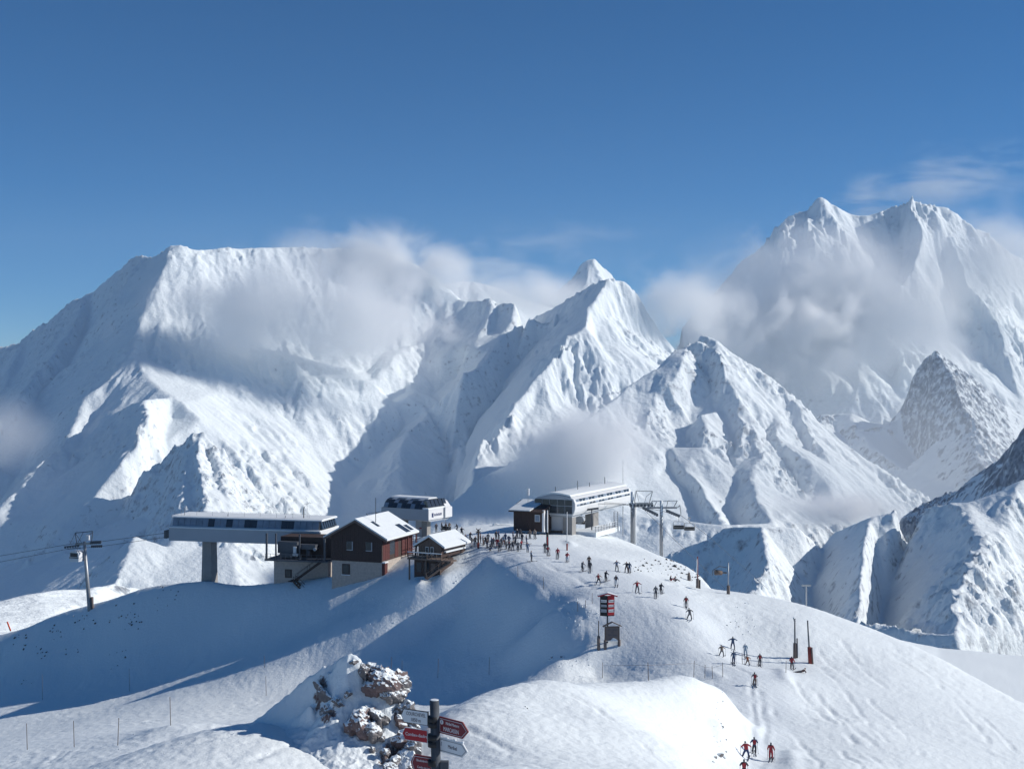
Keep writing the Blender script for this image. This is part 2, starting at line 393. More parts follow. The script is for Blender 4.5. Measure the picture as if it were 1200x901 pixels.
# rock tooth with a dark face
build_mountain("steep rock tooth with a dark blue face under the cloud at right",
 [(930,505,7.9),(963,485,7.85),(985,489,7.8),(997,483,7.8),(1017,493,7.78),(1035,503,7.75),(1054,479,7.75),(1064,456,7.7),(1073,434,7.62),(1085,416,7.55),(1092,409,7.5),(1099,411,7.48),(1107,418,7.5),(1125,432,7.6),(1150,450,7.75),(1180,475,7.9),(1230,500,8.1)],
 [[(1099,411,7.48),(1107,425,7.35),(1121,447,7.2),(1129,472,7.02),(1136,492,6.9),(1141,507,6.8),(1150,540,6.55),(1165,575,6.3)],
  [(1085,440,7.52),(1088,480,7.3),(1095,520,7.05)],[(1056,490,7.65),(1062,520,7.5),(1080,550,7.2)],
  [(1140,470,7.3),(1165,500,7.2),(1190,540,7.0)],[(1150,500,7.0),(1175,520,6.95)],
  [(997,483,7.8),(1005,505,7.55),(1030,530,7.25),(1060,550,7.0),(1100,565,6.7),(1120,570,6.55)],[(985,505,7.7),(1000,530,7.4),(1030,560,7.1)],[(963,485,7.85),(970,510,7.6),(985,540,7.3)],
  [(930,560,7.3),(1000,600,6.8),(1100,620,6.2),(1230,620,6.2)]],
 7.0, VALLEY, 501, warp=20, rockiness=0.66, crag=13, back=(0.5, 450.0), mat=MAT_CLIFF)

# far snow peaks behind the gap
build_mountain("small pale far peak showing behind the middle mountain",
 [(600,385,11.7),(640,350,11.6),(652,345,11.6),(663,330,11.6),(672,322,11.55),(680,310,11.5),(690,303,11.5),(699,302,11.5),(706,309,11.55),(715,320,11.6),(722,332,11.7),(750,370,11.8)],
 [[(690,303,11.5),(688,325,11.3),(680,350,11.1),(670,390,10.8)],[(675,330,11.45),(665,360,11.2)],[(699,302,11.5),(705,330,11.3),(715,370,11.0)],[(600,430,11.0),(680,430,10.6),(750,430,11.0)]],
 9.0, VALLEY, 601, warp=35, rockiness=0.3, crag=16, mat=MAT_FAR, g0=200)
build_mountain("rounded white snow dome behind the shaded headwall",
 [(440,360,10.2),(480,340,10.0),(515,332,10.0),(540,327,10.0),(560,329,10.0),(585,336,10.05),(605,346,10.1),(630,354,10.2),(660,362,10.3)],
 [[(500,370,9.6),(560,370,9.5),(620,380,9.7)],[(440,420,9.2),(560,420,8.9),(660,420,9.2)]],
 12.0, VALLEY, 651, warp=30, crag=6, carve=0.9, rockiness=0.15, mat=MAT_FAR, soft=2)

# dark spur at the right edge, and the ribbed ridge before it
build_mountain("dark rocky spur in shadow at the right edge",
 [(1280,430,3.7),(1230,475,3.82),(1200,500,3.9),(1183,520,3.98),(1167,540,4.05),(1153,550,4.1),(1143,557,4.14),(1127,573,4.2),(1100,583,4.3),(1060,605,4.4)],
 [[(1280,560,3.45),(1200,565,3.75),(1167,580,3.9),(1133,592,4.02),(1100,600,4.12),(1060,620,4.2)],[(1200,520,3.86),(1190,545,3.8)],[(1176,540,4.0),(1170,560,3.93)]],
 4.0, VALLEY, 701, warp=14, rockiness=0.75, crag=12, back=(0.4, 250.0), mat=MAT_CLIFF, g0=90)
build_mountain("ribbed ridge at lower right with three blue shadowed gullies",
 [(740,670,3.5),(800,640,3.5),(835,628,3.5),(850,617,3.5),(893,617,3.4),(940,619,3.45),(983,621,3.52),(1013,607,3.42),(1020,605,3.4),(1050,598,3.4),(1087,593,3.38),(1110,588,3.34),(1133,588,3.3),(1167,577,3.3),(1200,560,3.32),(1280,530,3.4)],
 [[(893,617,3.4),(897,637,3.22),(900,660,3.05),(890,677,2.95),(883,693,2.86),(876,740,2.65),(870,800,2.45)],
  [(827,640,3.72),(823,670,3.6),(818,720,3.4),(810,790,3.0)],
  [(983,621,3.52),(963,643,3.52),(960,670,3.42),(952,693,3.3),(950,740,3.1),(945,800,2.8)],
  [(1020,605,3.4),(1018,633,3.18),(1015,653,3.05),(1012,693,2.85),(1008,727,2.7),(1004,790,2.45)],
  [(1100,614,3.4),(1062,638,3.5),(1053,673,3.4),(1035,713,3.2),(1028,740,3.05),(1018,800,2.75)],
  [(1133,588,3.3),(1136,610,3.14),(1150,633,2.98),(1140,653,2.88),(1120,693,2.72),(1117,740,2.55),(1113,763,2.45),(1110,800,2.33)],
  [(1167,577,3.3),(1175,620,3.12),(1185,680,2.9),(1190,740,2.72)],[(1160,680,2.85),(1165,740,2.65)],
  [(740,760,3.2),(810,850,2.85),(900,870,2.55),(1000,875,2.5),(1110,880,2.45),(1200,870,2.7),(1280,830,2.85)]],
 5.0, VALLEY, 801, warp=16, crag=9, carve=1.3, rockiness=0.4, back=(0.4, 220.0), g0=90)

# valley bottom reaching to the horizon
gx = np.linspace(-12500, 12500, 90, dtype=np.float32); gy = np.linspace(-3500, 14500, 80, dtype=np.float32)
GX, GY = np.meshgrid(gx, gy)
GZ = -1010 + 60 * fbm(GX / 5000, GY / 5000, 3, 900)
vo = grid_mesh("ground", GX, GY, GZ, MAT_VALLEY, {"rock": np.full_like(GX, 0.78)})
vo["kind"] = "structure"; vo["label"] = "dark wooded valley floor far below the mountains"

# ---------------------------------------------------------------- the near hill: a smooth sheet through surveyed points
SURVEY = [
 # piste and plateau of the lifts
 (900,895,113),(870,890,114),(886,800,145),(870,778,160),(845,770,158),(804,722,168),(770,695,178),(745,690,180),(700,682,185),(640,650,205),
 (600,640,214),(560,640,216),(560,625,235),(640,625,238),(700,640,222),(720,660,200),(677,620,242),(500,629,246),(540,628,240),(660,665,195),(720,710,172),(760,740,165),(800,760,160),(700,735,168),(690,760,163),(850,740,170),
 # crest line of the hill
 (0,745,273),(50,727,268),(100,712,263),(150,698,258),(190,688,254),(240,684,248),(330,684,234),(400,676,228),(470,645,245),(550,617,262),(600,613,265),(640,616,262),(690,620,256),(720,628,250),(750,640,240),(775,652,230),(800,661,222),(820,674,212),
 (835,690,203),(860,692,200),(900,698,196),(950,710,190),(1000,727,185),(1050,747,180),(1100,770,175),(1150,797,170),(1200,826,163),
 # brow over the hollow
 (560,655,208),(575,675,199),(600,689,190),(620,700,184),(640,717,176),(655,735,171.5),(662,750,167),(655,770,162),(520,640,226),(500,664,211),(492,674,205),(520,677,203),(535,668,205.5),
 # rib from the hut down to the strip
 (545,662,209),(500,688,205.6),(450,705,206.7),(400,730,205.6),(330,765,204),(275,786,204.7),(450,735,199),(400,765,197),(480,775,188),(360,782,196),(470,720,201),
 # steep ground left of the rib, under the chalet
 (400,692,221),(450,676,219),(380,705,219),(330,700,230),(330,730,222),(280,745,226),(240,765,226),(300,705,232),(440,690,214),(300,725,228),(430,700,213),(360,740,212),
 (200,715,246),(200,760,234),(100,740,256),(100,780,244),(0,770,265),(0,800,250),(0,828,230),(150,745,246),(250,720,238),
 # the hollow
 (590,722,187),(560,742,188),(540,705,202),(520,720,201),(500,745,196.5),(480,760,194),(610,750,176),(580,760,181),(600,703,190),(565,692,199),(632,735,179),
 # strip of piste under the hollow
 (600,790,172),(660,788,165),(700,790,160),(760,790,155),(805,788,152),(560,785,176),(450,787,187),(370,789,194),(300,792,197),(200,808,204),(150,824,204),(70,838,206),(0,848,207),(250,840,165),(150,845,172),(60,855,182),
 # near ground at left
 (145,868,115),(200,850,116),(30,880,118),(100,892,100),(200,876,90),(240,862,90),(290,850,86),(340,885,76),(365,897,75),(330,846,84),
 # bank at the middle
 (505,848,82),(540,827,88),(580,806,95),(620,797,100),(700,802,109),(780,804,116),(825,799,122),(848,803,126),(851,850,114),(849,895,106),(600,860,80),(700,880,80),(800,880,88),(560,900,68),(515,900,65.5),(640,830,90),(740,840,95),
 # slope at right
 (895,850,128),(960,830,140),(1000,850,132),(1050,800,157),(1150,890,126),(1200,890,130),(1190,840,152),(980,770,166),(1000,895,113),(930,790,153),(930,740,172),(870,720,178),(900,895,112),(1100,840,143),(950,890,114),
 # knoll with rocks
 (760,668,205),(790,678,200),(815,688,196),(770,650,222),
]
SURVEY_Z = [  # hidden or out of the frame: (pixel column, metres, height)
 (620,115,-29),(620,130,-34.5),(700,123,-31.5),(700,138,-36.2),(800,130,-34),(800,142,-35.4),(860,136,-35),(872,106,-34),(872,112,-34.5),(874,118,-34.7),(876,128,-35.2),(868,123,-35),(882,124,-35.2),(900,123,-35.2),(866,114,-34.5),(864,131,-35.2),(890,117,-34.9),(868,98,-31.6),(540,100,-27.5),(540,120,-34),(540,148,-39.6),(450,85,-25),(450,110,-33),(450,150,-41),(370,95,-27.5),(370,120,-34.5),(370,150,-41),
 (430,72,-23.8),(430,60,-20.2),(465,68,-22.6),(400,68,-22.3),(475,60,-19.8),(470,72,-23.2),(472,80,-23.9),(488,64,-20.8),(462,88,-25.2),(510,26,-9.6),(600,35,-12.6),(300,45,-16),(300,25,-10),(900,60,-21.5),(1100,60,-22.5),(0,60,-21),(0,85,-28.5),(900,90,-31),(1000,95,-32),(1150,100,-36),(700,50,-17.5),(800,60,-21),
 (885,95,-32.5),(920,100,-32.8),(880,85,-29.3),(900,80,-27.3),(950,75,-26),(600,12,-6),(200,12,-6.5),(1000,12,-6.5),
]
pts = [px(*s) for s in SURVEY] + [((c - 600) / FPX * d, d, z) for c, d, z in SURVEY_Z]
pts = np.array(pts, np.float64)

def tps_fit(P, z, lam):
    n = len(P)
    r2 = ((P[:, None, :] - P[None, :, :]) ** 2).sum(-1)
    K = 0.5 * r2 * np.log(r2 + 1e-9)
    A = np.zeros((n + 3, n + 3)); A[:n, :n] = K + lam * np.eye(n)
    A[:n, n] = 1; A[:n, n + 1:] = P; A[n:, :n] = A[:n, n:].T
    return np.linalg.solve(A, np.concatenate([z, np.zeros(3)]))
_TP = pts[:, :2] / 50.0
_W = tps_fit(_TP, pts[:, 2], 0.0015)

CREST_PX = np.array([-200,0,100,190,240,330,400,470,550,600,640,690,720,750,775,800,820,835,860,900,950,1000,1050,1100,1150,1200,1400], float)
CREST_D = np.array([300,277,267,258,252,238,233,250,266,269,266,260,254,244,234,226,216,207,204,200,194,189,184,179,174,168,160], float)

def base_height(x, y):
    x = np.asarray(x, np.float64); y = np.asarray(y, np.float64)
    sh = x.shape; xf = x.ravel() / 50.0; yf = y.ravel() / 50.0
    out = _W[-3] + _W[-2] * xf + _W[-1] * yf
    for i in range(len(_TP)):
        r2 = (xf - _TP[i, 0]) ** 2 + (yf - _TP[i, 1]) ** 2
        out = out + _W[i] * 0.5 * r2 * np.log(r2 + 1e-9)
    z = out.reshape(sh)
    col = 600 + FPX * x / np.maximum(y, 1.0)
    return z, y - np.interp(col, CREST_PX, CREST_D)

PADS = []       # level pads under buildings: (x, y, radius, z)

def ground_z(x, y):
    x = np.atleast_1d(np.asarray(x, np.float64)); y = np.atleast_1d(np.asarray(y, np.float64))
    yc = np.interp(600 + FPX * x / np.maximum(y, 1.0), CREST_PX, CREST_D)
    k = np.minimum(y, yc + 15.0) / np.maximum(y, 1e-3)            # past the crest the ground only falls
    z, _ = base_height(x * k, y * k)
    over_raw = y - yc
    col = 600 + FPX * x / np.maximum(y, 1.0)
    g = np.interp(col, [200, 330, 430, 520, 700, 850, 1100], [1.25, 1.1, 0.6, 0.28, 0.4, 0.7, 0.9])
    o = 1.5 * np.log1p(np.exp(np.clip((over_raw + 1.0) / 1.5, -30, 30)))
    z = z - g * o - 0.006 * o ** 2
    z = np.maximum(z, -900)
    return z

PISTE = [((900 - 600) / FPX * 100, 100, 3.0)] + [((c - 600) / FPX * d, d, w) for c, d, w in ((886,113,3.2),(886,145,3.6),(866,158,5.5),(800,167,8.5),(742,178,9.0),(682,192,9.0),(622,212,8.0),(600,235,9.0))]
def piste_edge(X, Y):
    """Metres outside the groomed run (negative on it)."""
    best = np.full(X.shape, 1e9)
    for (ax, ay, aw), (bx, by, bw) in zip(PISTE[:-1], PISTE[1:]):
        dx, dy = bx - ax, by - ay; t = np.clip(((X - ax) * dx + (Y - ay) * dy) / (dx * dx + dy * dy), 0, 1)
        best = np.minimum(best, np.hypot(X - ax - t * dx, Y - ay - t * dy) - (aw + t * (bw - aw)))
    return best

def hill_detail(X, Y):
    off = sstep(-1.0, 2.5, piste_edge(X, Y) + 1.2 * fbm(X / 5, Y / 5, 2, 77))
    patch = sstep(-0.25, 0.35, fbm(X / 20, Y / 20, 3, 15))
    u = (X * 0.8 + Y * 0.6); v = (-X * 0.6 + Y * 0.8)
    d = 0.22 * fbm(X / 14, Y / 14, 3, 3)
    near = 0.28 + 0.22 * sstep(90, 170, Y)
    d = d + near * off * (0.10 + 0.22 * patch) * (ridged(u / 1.5, v / 4.5, 3, 8) - 0.5)          # wind ripples and old tracks
    d = d + near * off * patch * 0.20 * (ridged(X / 2.3, Y / 2.3, 3, 31) - 0.5) + off * 0.07 * fbm(X / 0.8, Y / 0.8, 3, 21)
    d = d + (1 - off) * (0.022 * np.sin((X * 0.94 + Y * 0.34) * 5.2 + 2.0 * fbm(X / 9, Y / 9, 2, 41)) + 0.05 * fbm(X / 3, Y / 6, 3, 43))
    d = d + 0.35 * np.exp(-(piste_edge(X, Y) / 0.9) ** 2) * sstep(0.0, 0.4, fbm(X / 12, Y / 12, 2, 52)) # ploughed edge of the run
    return d

TRACKS = [[(655,700),(652,706),(660,714),(680,717),(700,722)],[(686,710),(683,718),(687,738),(687,760)],[(664,706),(663,712),(672,722)],
 [(300,762),(330,747),(400,717),(440,698)],[(240,782),(300,755),(350,735)],[(216,787),(230,772),(240,766)],[(310,787),(380,760),(470,722)],[(350,790),(420,762),(500,752)],
 [(55,901),(66,885),(76,876)],[(62,901),(73,886),(82,876)],[(960,762),(1000,800),(1050,850),(1080,885)],[(960,782),(985,802),(1040,870)],[(985,752),(1040,742),(1080,740)],[(900,742),(940,760),(980,774)],
 [(930,800),(990,860),(1040,901)],[(945,800),(1010,862),(1060,901)],[(1000,737),(1100,802),(1160,872)],[(905,832),(940,872),(962,901)],[(925,820),(960,850),(1010,901)],[(1050,760),(1120,810),(1190,880)],[(970,830),(1010,880)],
 [(610,650),(660,670),(700,690),(760,715),(820,750),(880,790)],[(590,655),(640,690),(680,720)],[(640,660),(720,700),(790,735),(850,765)],[(700,680),(740,700),(770,730),(820,745)],[(880,880),(884,840),(880,800)],[(892,900),(896,850),(890,810)],
 [(540,850),(600,880),(640,901)],[(620,800),(700,830),(760,880)],[(240,870),(300,858),(360,880)],[(180,880),(230,868),(290,862)],[(300,890),(350,872)],[(120,820),(220,812),(330,800)],[(60,850),(170,833),(290,812)]]
def first_hit(cx, cy):
    d = np.linspace(55, 260, 420); x = (cx - 600) / FPX * d; z = (450.5 - cy) / FPX * d
    k = np.where(z <= ground_z(x, d))[0]
    k = k[0] if len(k) else 200
    return x[k], d[k]

az = np.linspace(math.radians(-29), math.radians(29), 640)
dd = np.exp(np.linspace(math.log(9.0), math.log(290.0), 800))
dd = np.concatenate([dd, np.linspace(293, 430, 40)])
AZ, DD = np.meshgrid(az, dd)
HX = np.tan(AZ) * DD; HY = DD
HZ = ground_z(HX.ravel(), HY.ravel()).reshape(HX.shape)
HZ = HZ + hill_detail(HX, HY)
for tr in TRACKS:
    pp = [first_hit(*q) for q in tr]
    if max(abs(a[1] - b[1]) for a, b in zip(pp[:-1], pp[1:])) > 60: continue
    x0, x1 = min(p[0] for p in pp) - 2, max(p[0] for p in pp) + 2; y0, y1 = min(p[1] for p in pp) - 2, max(p[1] for p in pp) + 2
    sel = (HX > x0) & (HX < x1) & (HY > y0) & (HY < y1)
    xs = HX[sel] + 0.5 * fbm(HX[sel] / 4, HY[sel] / 4, 2, 61); ys = HY[sel]; dm = np.full(xs.shape, 1e9)
    for (ax, ay), (bx, by) in zip(pp[:-1], pp[1:]):
        dx, dy = bx - ax, by - ay; t = np.clip(((xs - ax) * dx + (ys - ay) * dy) / (dx * dx + dy * dy + 1e-9), 0, 1)
        dm = np.minimum(dm, np.hypot(xs - ax - t * dx, ys - ay - t * dy))
    HZ[sel] += (-0.11 * np.exp(-(dm / 0.28) ** 2) + 0.03 * np.exp(-((dm - 0.6) / 0.25) ** 2)) * sstep(-0.35, 0.15, fbm(xs / 7, ys / 7, 2, 66))
rock = np.zeros_like(HZ)
ho = grid_mesh("hill", HX, HY, HZ, MAT_NEAR, {"rock": rock, "packed": 1 - sstep(-1.2, 1.6, piste_edge(HX, HY) + 1.0 * fbm(HX / 5, HY / 5, 2, 77))})
ho["kind"] = "structure"; ho["label"] = "snow covered hilltop with ski runs, lift stations and a shaded hollow at left"

# ---------------------------------------------------------------- object helpers
def zg(x, y):
    X = np.array([[x]], np.float64); Y = np.array([[y]], np.float64)
    return float(ground_z(X.ravel(), Y.ravel())[0] + hill_detail(X, Y)[0, 0])

_dr = np.concatenate([np.linspace(18, 120, 400), np.linspace(120.3, 300, 700)])
def on_ground(cx, cy, d0=18.0):
    """The first point of the hill seen at a pixel, going out from d0 metres."""
    d = _dr[_dr >= d0]
    x = (cx - 600) / FPX * d; z = (450.5 - cy) / FPX * d
    g = ground_z(x, d) + hill_detail(x[:, None], d[:, None])[:, 0]
    hit = np.where(z <= g)[0]
    k = hit[0] if len(hit) else int(np.argmin(np.abs(z - g)))
    return float(x[k]), float(d[k]), float(g[k])

def mat(name, col, rough=0.7, metal=0.0, var=0.25, scale=3.0, spec=0.3, snowy=0.0):
    m = bpy.data.materials.new(name); m.use_nodes = True
    nt = m.node_tree; n = nt.nodes; b = n["Principled BSDF"]
    b.inputs["Roughness"].default_value = rough; b.inputs["Metallic"].default_value = metal; b.inputs["Specular IOR Level"].default_value = spec
    tc = n.new("ShaderNodeTexCoord"); no = n.new("ShaderNodeTexNoise"); no.inputs["Scale"].default_value = scale; no.inputs["Detail"].default_value = 4
    link(nt, tc.outputs["Object"], no.inputs["Vector"])
    mx = n.new("ShaderNodeMix"); mx.data_type = 'RGBA'
    mx.inputs[6].default_value = tuple(c * (1 - var) for c in col) + (1,); mx.inputs[7].default_value = tuple(min(1, c * (1 + var)) for c in col) + (1,)
    link(nt, no.outputs["Fac"], mx.inputs[0])
    last = mx.outputs[2]
    if snowy > 0:
        geo = n.new("ShaderNodeNewGeometry"); sp = n.new("ShaderNodeSeparateXYZ"); link(nt, geo.outputs["Normal"], sp.inputs[0])
        n2 = n.new("ShaderNodeTexNoise"); n2.inputs["Scale"].default_value = scale * 1.7; n2.inputs["Detail"].default_value = 5; link(nt, tc.outputs["Object"], n2.inputs["Vector"])
        ad = n.new("ShaderNodeMath"); ad.operation = 'MULTIPLY_ADD'; link(nt, n2.outputs["Fac"], ad.inputs[0]); ad.inputs[1].default_value = 1.2; link(nt, sp.outputs["Z"], ad.inputs[2])
        mr = n.new("ShaderNodeMapRange"); mr.inputs[1].default_value = 1.35 - snowy; mr.inputs[2].default_value = 1.5 - snowy; link(nt, ad.outputs[0], mr.inputs[0])
        m2 = n.new("ShaderNodeMix"); m2.data_type = 'RGBA'; m2.inputs[7].default_value = (*SNOW, 1); link(nt, mr.outputs[0], m2.inputs[0]); link(nt, last, m2.inputs[6]); last = m2.outputs[2]
    link(nt, last, b.inputs["Base Color"])
    bp = n.new("ShaderNodeBump"); bp.inputs["Strength"].default_value = 0.25; bp.inputs["Distance"].default_value = 0.02
    link(nt, no.outputs["Fac"], bp.inputs["Height"]); link(nt, bp.outputs[0], b.inputs["Normal"])
    return m

M = {}
M['white'] = mat('white_panel', (0.72, 0.73, 0.74), 0.5, var=0.06, scale=0.5)
M['grey_panel'] = mat('grey_panel', (0.40, 0.43, 0.47), 0.5, var=0.08, scale=0.4)
M['steel'] = mat('galvanised_steel', (0.36, 0.37, 0.38), 0.45, 0.5, 0.2)
M['dark_steel'] = mat('dark_steel', (0.10, 0.11, 0.13), 0.5, 0.3, 0.2)
M['concrete'] = mat('concrete', (0.30, 0.29, 0.28), 0.9, var=0.2, scale=0.8)
M['wood_dark'] = mat('dark_stained_wood', (0.062, 0.042, 0.038), 0.8, var=0.35, scale=4)
M['wood'] = mat('weathered_wood', (0.16, 0.12, 0.10), 0.85, var=0.3, scale=4)
M['wood_red'] = mat('red_painted_boards', (0.105, 0.036, 0.034), 0.75, var=0.3, scale=3)
M['stone'] = mat('rendered_stone', (0.43, 0.38, 0.34), 0.95, var=0.35, scale=2.2)
M['glass'] = mat('dark_glass', (0.035, 0.045, 0.06), 0.12, var=0.3, spec=0.6)
M['glass_snowy'] = mat('snow_dusted_glass', (0.22, 0.27, 0.34), 0.4, var=0.45, scale=0.9)
M['roof_snow'] = mat('roof_snow', (0.76, 0.80, 0.82), 0.75, var=0.12, scale=1.3)
M['red'] = mat('red_paint', (0.38, 0.025, 0.035), 0.5, var=0.15)
M['red_shaded'] = mat('shaded_red_board', (0.20, 0.035, 0.042), 0.6, var=0.12)  # darker copy of the red; shade on the boards put into the colour
M['sign_white'] = mat('white_board', (0.66, 0.68, 0.70), 0.5, var=0.06)
M['black'] = mat('black_paint', (0.02, 0.022, 0.026), 0.6, var=0.2)
M['navy'] = mat('navy_print', (0.02, 0.035, 0.12), 0.6, var=0.1)
M['ink'] = mat('grey_print', (0.12, 0.11, 0.12), 0.7, var=0.1)
M['print_white'] = mat('white_print', (0.70, 0.70, 0.72), 0.6, var=0.05)
M['post'] = mat('dark_weathered_post', (0.075, 0.085, 0.10), 0.75, var=0.5, scale=5)
M['foam'] = mat('red_foam_pad', (0.26, 0.055, 0.045), 0.8, var=0.3)
M['brown_pad'] = mat('brown_padding', (0.17, 0.14, 0.13), 0.9, var=0.3)
M['orange'] = mat('orange_pole', (0.75, 0.10, 0.03), 0.6, var=0.1)
M['cable'] = mat('steel_cable', (0.06, 0.06, 0.07), 0.5, 0.4, 0.1)
M['frost'] = mat('rime_covered_steel', (0.24, 0.25, 0.27), 0.6, 0.2, 0.3, 2.0, snowy=0.35)

class MB:
    def __init__(s): s.bm = bmesh.new()
    def box(s, x0, x1, y0, y1, z0, z1, m=None):
        v = [s.bm.verts.new(p) for p in ((x0,y0,z0),(x1,y0,z0),(x1,y1,z0),(x0,y1,z0),(x0,y0,z1),(x1,y0,z1),(x1,y1,z1),(x0,y1,z1))]
        if m is not None:
            for q in v: q.co = m @ q.co
        for f in ((3,2,1,0),(4,5,6,7),(0,1,5,4),(1,2,6,5),(2,3,7,6),(3,0,4,7)): s.bm.faces.new([v[i] for i in f])
        return s
    def tube(s, a, b, r, n=8, r2=None):
        a, b = Vector(a), Vector(b); d = b - a
        if d.length < 1e-6: return s
        q = d.to_track_quat('Z', 'Y'); r2 = r if r2 is None else r2
        A = [s.bm.verts.new(a + q @ Vector((r * math.cos(t), r * math.sin(t), 0))) for t in (2 * math.pi * i / n for i in range(n))]
        B = [s.bm.verts.new(b + q @ Vector((r2 * math.cos(t), r2 * math.sin(t), 0))) for t in (2 * math.pi * i / n for i in range(n))]
        for i in range(n):
            f = s.bm.faces.new((A[i], A[(i + 1) % n], B[(i + 1) % n], B[i])); f.smooth = n > 6
        s.bm.faces.new(A[::-1]); s.bm.faces.new(B)
        return s
    def path(s, pts, r, n=6):
        for a, b in zip(pts[:-1], pts[1:]): s.tube(a, b, r, n)
        return s
    def bar(s, a, b, w, h):
        """A square bar from a to b, w wide and h high."""
        a, b = Vector(a), Vector(b); d = (b - a); up = Vector((0, 0, 1))
        if abs(d.normalized().z) > 0.95: up = Vector((0, 1, 0))
        sd = d.cross(up).normalized() * (w / 2); u = sd.cross(d).normalized() * (h / 2)
        v = [s.bm.verts.new(p) for p in (a - sd - u, a + sd - u, a + sd + u, a - sd + u, b - sd - u, b + sd - u, b + sd + u, b - sd + u)]
        for f in ((3,2,1,0),(4,5,6,7),(0,1,5,4),(1,2,6,5),(2,3,7,6),(3,0,4,7)): s.bm.faces.new([v[i] for i in f])
        return s
    def prism(s, prof, axis, a, b):
        """A closed outline extruded along an axis: 'x' takes (y, z) points, 'y' takes (x, z), 'z' takes (x, y)."""
        def p(u, v, t): return {'x': (t, u, v), 'y': (u, t, v), 'z': (u, v, t)}[axis]
        A = [s.bm.verts.new(p(u, v, a)) for u, v in prof]; B = [s.bm.verts.new(p(u, v, b)) for u, v in prof]
        n = len(prof)
        for i in range(n): s.bm.faces.new((A[i], A[(i + 1) % n], B[(i + 1) % n], B[i]))
        s.bm.faces.new(A[::-1]); s.bm.faces.new(B)
        return s
    def quad_slab(s, p0, p1, p2, p3, t):
        """A thin plate through four corners, t thick along its normal."""
        P = [Vector(p) for p in (p0, p1, p2, p3)]; nrm = (P[1] - P[0]).cross(P[3] - P[0]).normalized() * t
        v = [s.bm.verts.new(p) for p in P] + [s.bm.verts.new(p + nrm) for p in P]
        for f in ((3,2,1,0),(4,5,6,7),(0,1,5,4),(1,2,6,5),(2,3,7,6),(3,0,4,7)): s.bm.faces.new([v[i] for i in f])
        return s
    def build(s, name, m, parent=None, loc=None, rotz=None, bevel=0.0):
        bmesh.ops.recalc_face_normals(s.bm, faces=s.bm.faces)
        if bevel: bmesh.ops.bevel(s.bm, geom=s.bm.edges[:], offset=bevel, segments=1, affect='EDGES', clamp_overlap=True)
        me = bpy.data.meshes.new(name); s.bm.to_mesh(me); s.bm.free()
        me.materials.append(M[m] if isinstance(m, str) else m)
        o = bpy.data.objects.new(name, me); C.objects.link(o)
        if parent: o.parent = parent
        if loc: o.location = loc
        if rotz is not None: o.rotation_euler = (0, 0, rotz)
        return o

def thing(name, label, cat, loc=(0, 0, 0), theta=0.0, group=None):
    """An Empty at the thing's base; theta turns it clockwise seen from above (radians)."""
    o = bpy.data.objects.new(name, None); C.objects.link(o)
    o.location = loc; o.rotation_euler = (0, 0, -theta)
    o["label"] = label; o["category"] = cat
    if group: o["group"] = group
    return o

def tag(o, label, cat, group=None):
    o["label"] = label; o["category"] = cat
    if group: o["group"] = group
    return o

def clone(src, parent, loc=None, rot=None, scale=None):
    c = src.copy(); C.objects.link(c); c.parent = parent
    if loc is not None: c.location = loc
    if rot is not None: c.rotation_euler = rot
    if scale is not None: c.scale = scale
    return c

def lettering(txt, size, parent, loc, rot, m, align='LEFT', name='lettering', width=1.0, bold=0.0):
    cu = bpy.data.curves.new(name, 'FONT'); cu.body = txt; cu.size = size; cu.align_x = align; cu.align_y = 'CENTER'; cu.offset = bold; cu.extrude = 0.002
    o = bpy.data.objects.new(name, cu); C.objects.link(o)
    dg = bpy.context.evaluated_depsgraph_get()
    me = bpy.data.meshes.new_from_object(o.evaluated_get(dg))
    bpy.data.objects.remove(o, do_unlink=True)
    me.name = name; me.materials.clear(); me.materials.append(M[m])
    o = bpy.data.objects.new(name, me); C.objects.link(o); o.parent = parent; o.location = loc; o.rotation_euler = rot; o.scale = (width, 1, 1)
    return o

R = math.radians
UPRIGHT = (R(90), 0, 0)           # lettering that faces -y

# ---------------------------------------------------------------- long lift station at left, on its pillar
D0 = 250.0
p = px(198, 634, D0)
L1 = thing("lift_station", "long grey gondola station raised on a thick pillar left of the wooden chalet", "lift station", p, R(14))
LN, W1, H1 = 32.6, 10.0, 2.75
MB().prism([(0, 0.15), (0, H1), (W1, H1), (W1, 0.15), (W1 - 1, 0), (1.0, 0)], 'x', 0, LN).build("fascia", 'grey_panel', L1)
MB().box(LN + 0.01, LN + 0.25, 0.1, W1 - 0.1, 0.25, H1 + 0.1).build("end_wall", 'white', L1)
w = MB(); w.box(LN + 0.25, LN + 0.29, 1.2, 3.4, 0.9, 1.9); w.build("window", 'glass', L1)
MB().box(-0.15, LN + 0.15, -0.15, W1 + 0.15, H1 + 0.003, H1 + 0.22).build("ledge", 'roof_snow', L1)
rt = H1 + 1.95                      # roof level
MB().prism([(1.0, rt), (1.0, rt + 0.22), (1.6, rt + 0.42), (W1 - 1.5, rt + 0.42), (W1 - 0.9, rt + 0.2), (W1 - 0.9, rt)], 'x', -0.1, LN + 0.1).build("roof", 'roof_snow', L1)
MB().prism([(0.75, H1 + 0.22), (1.25, rt - 0.003), (W1 - 1.2, rt - 0.003), (W1 - 0.7, H1 + 0.22)], 'x', 0.35, LN - 0.35).build("upper_wall", 'dark_steel', L1)
NP = 24
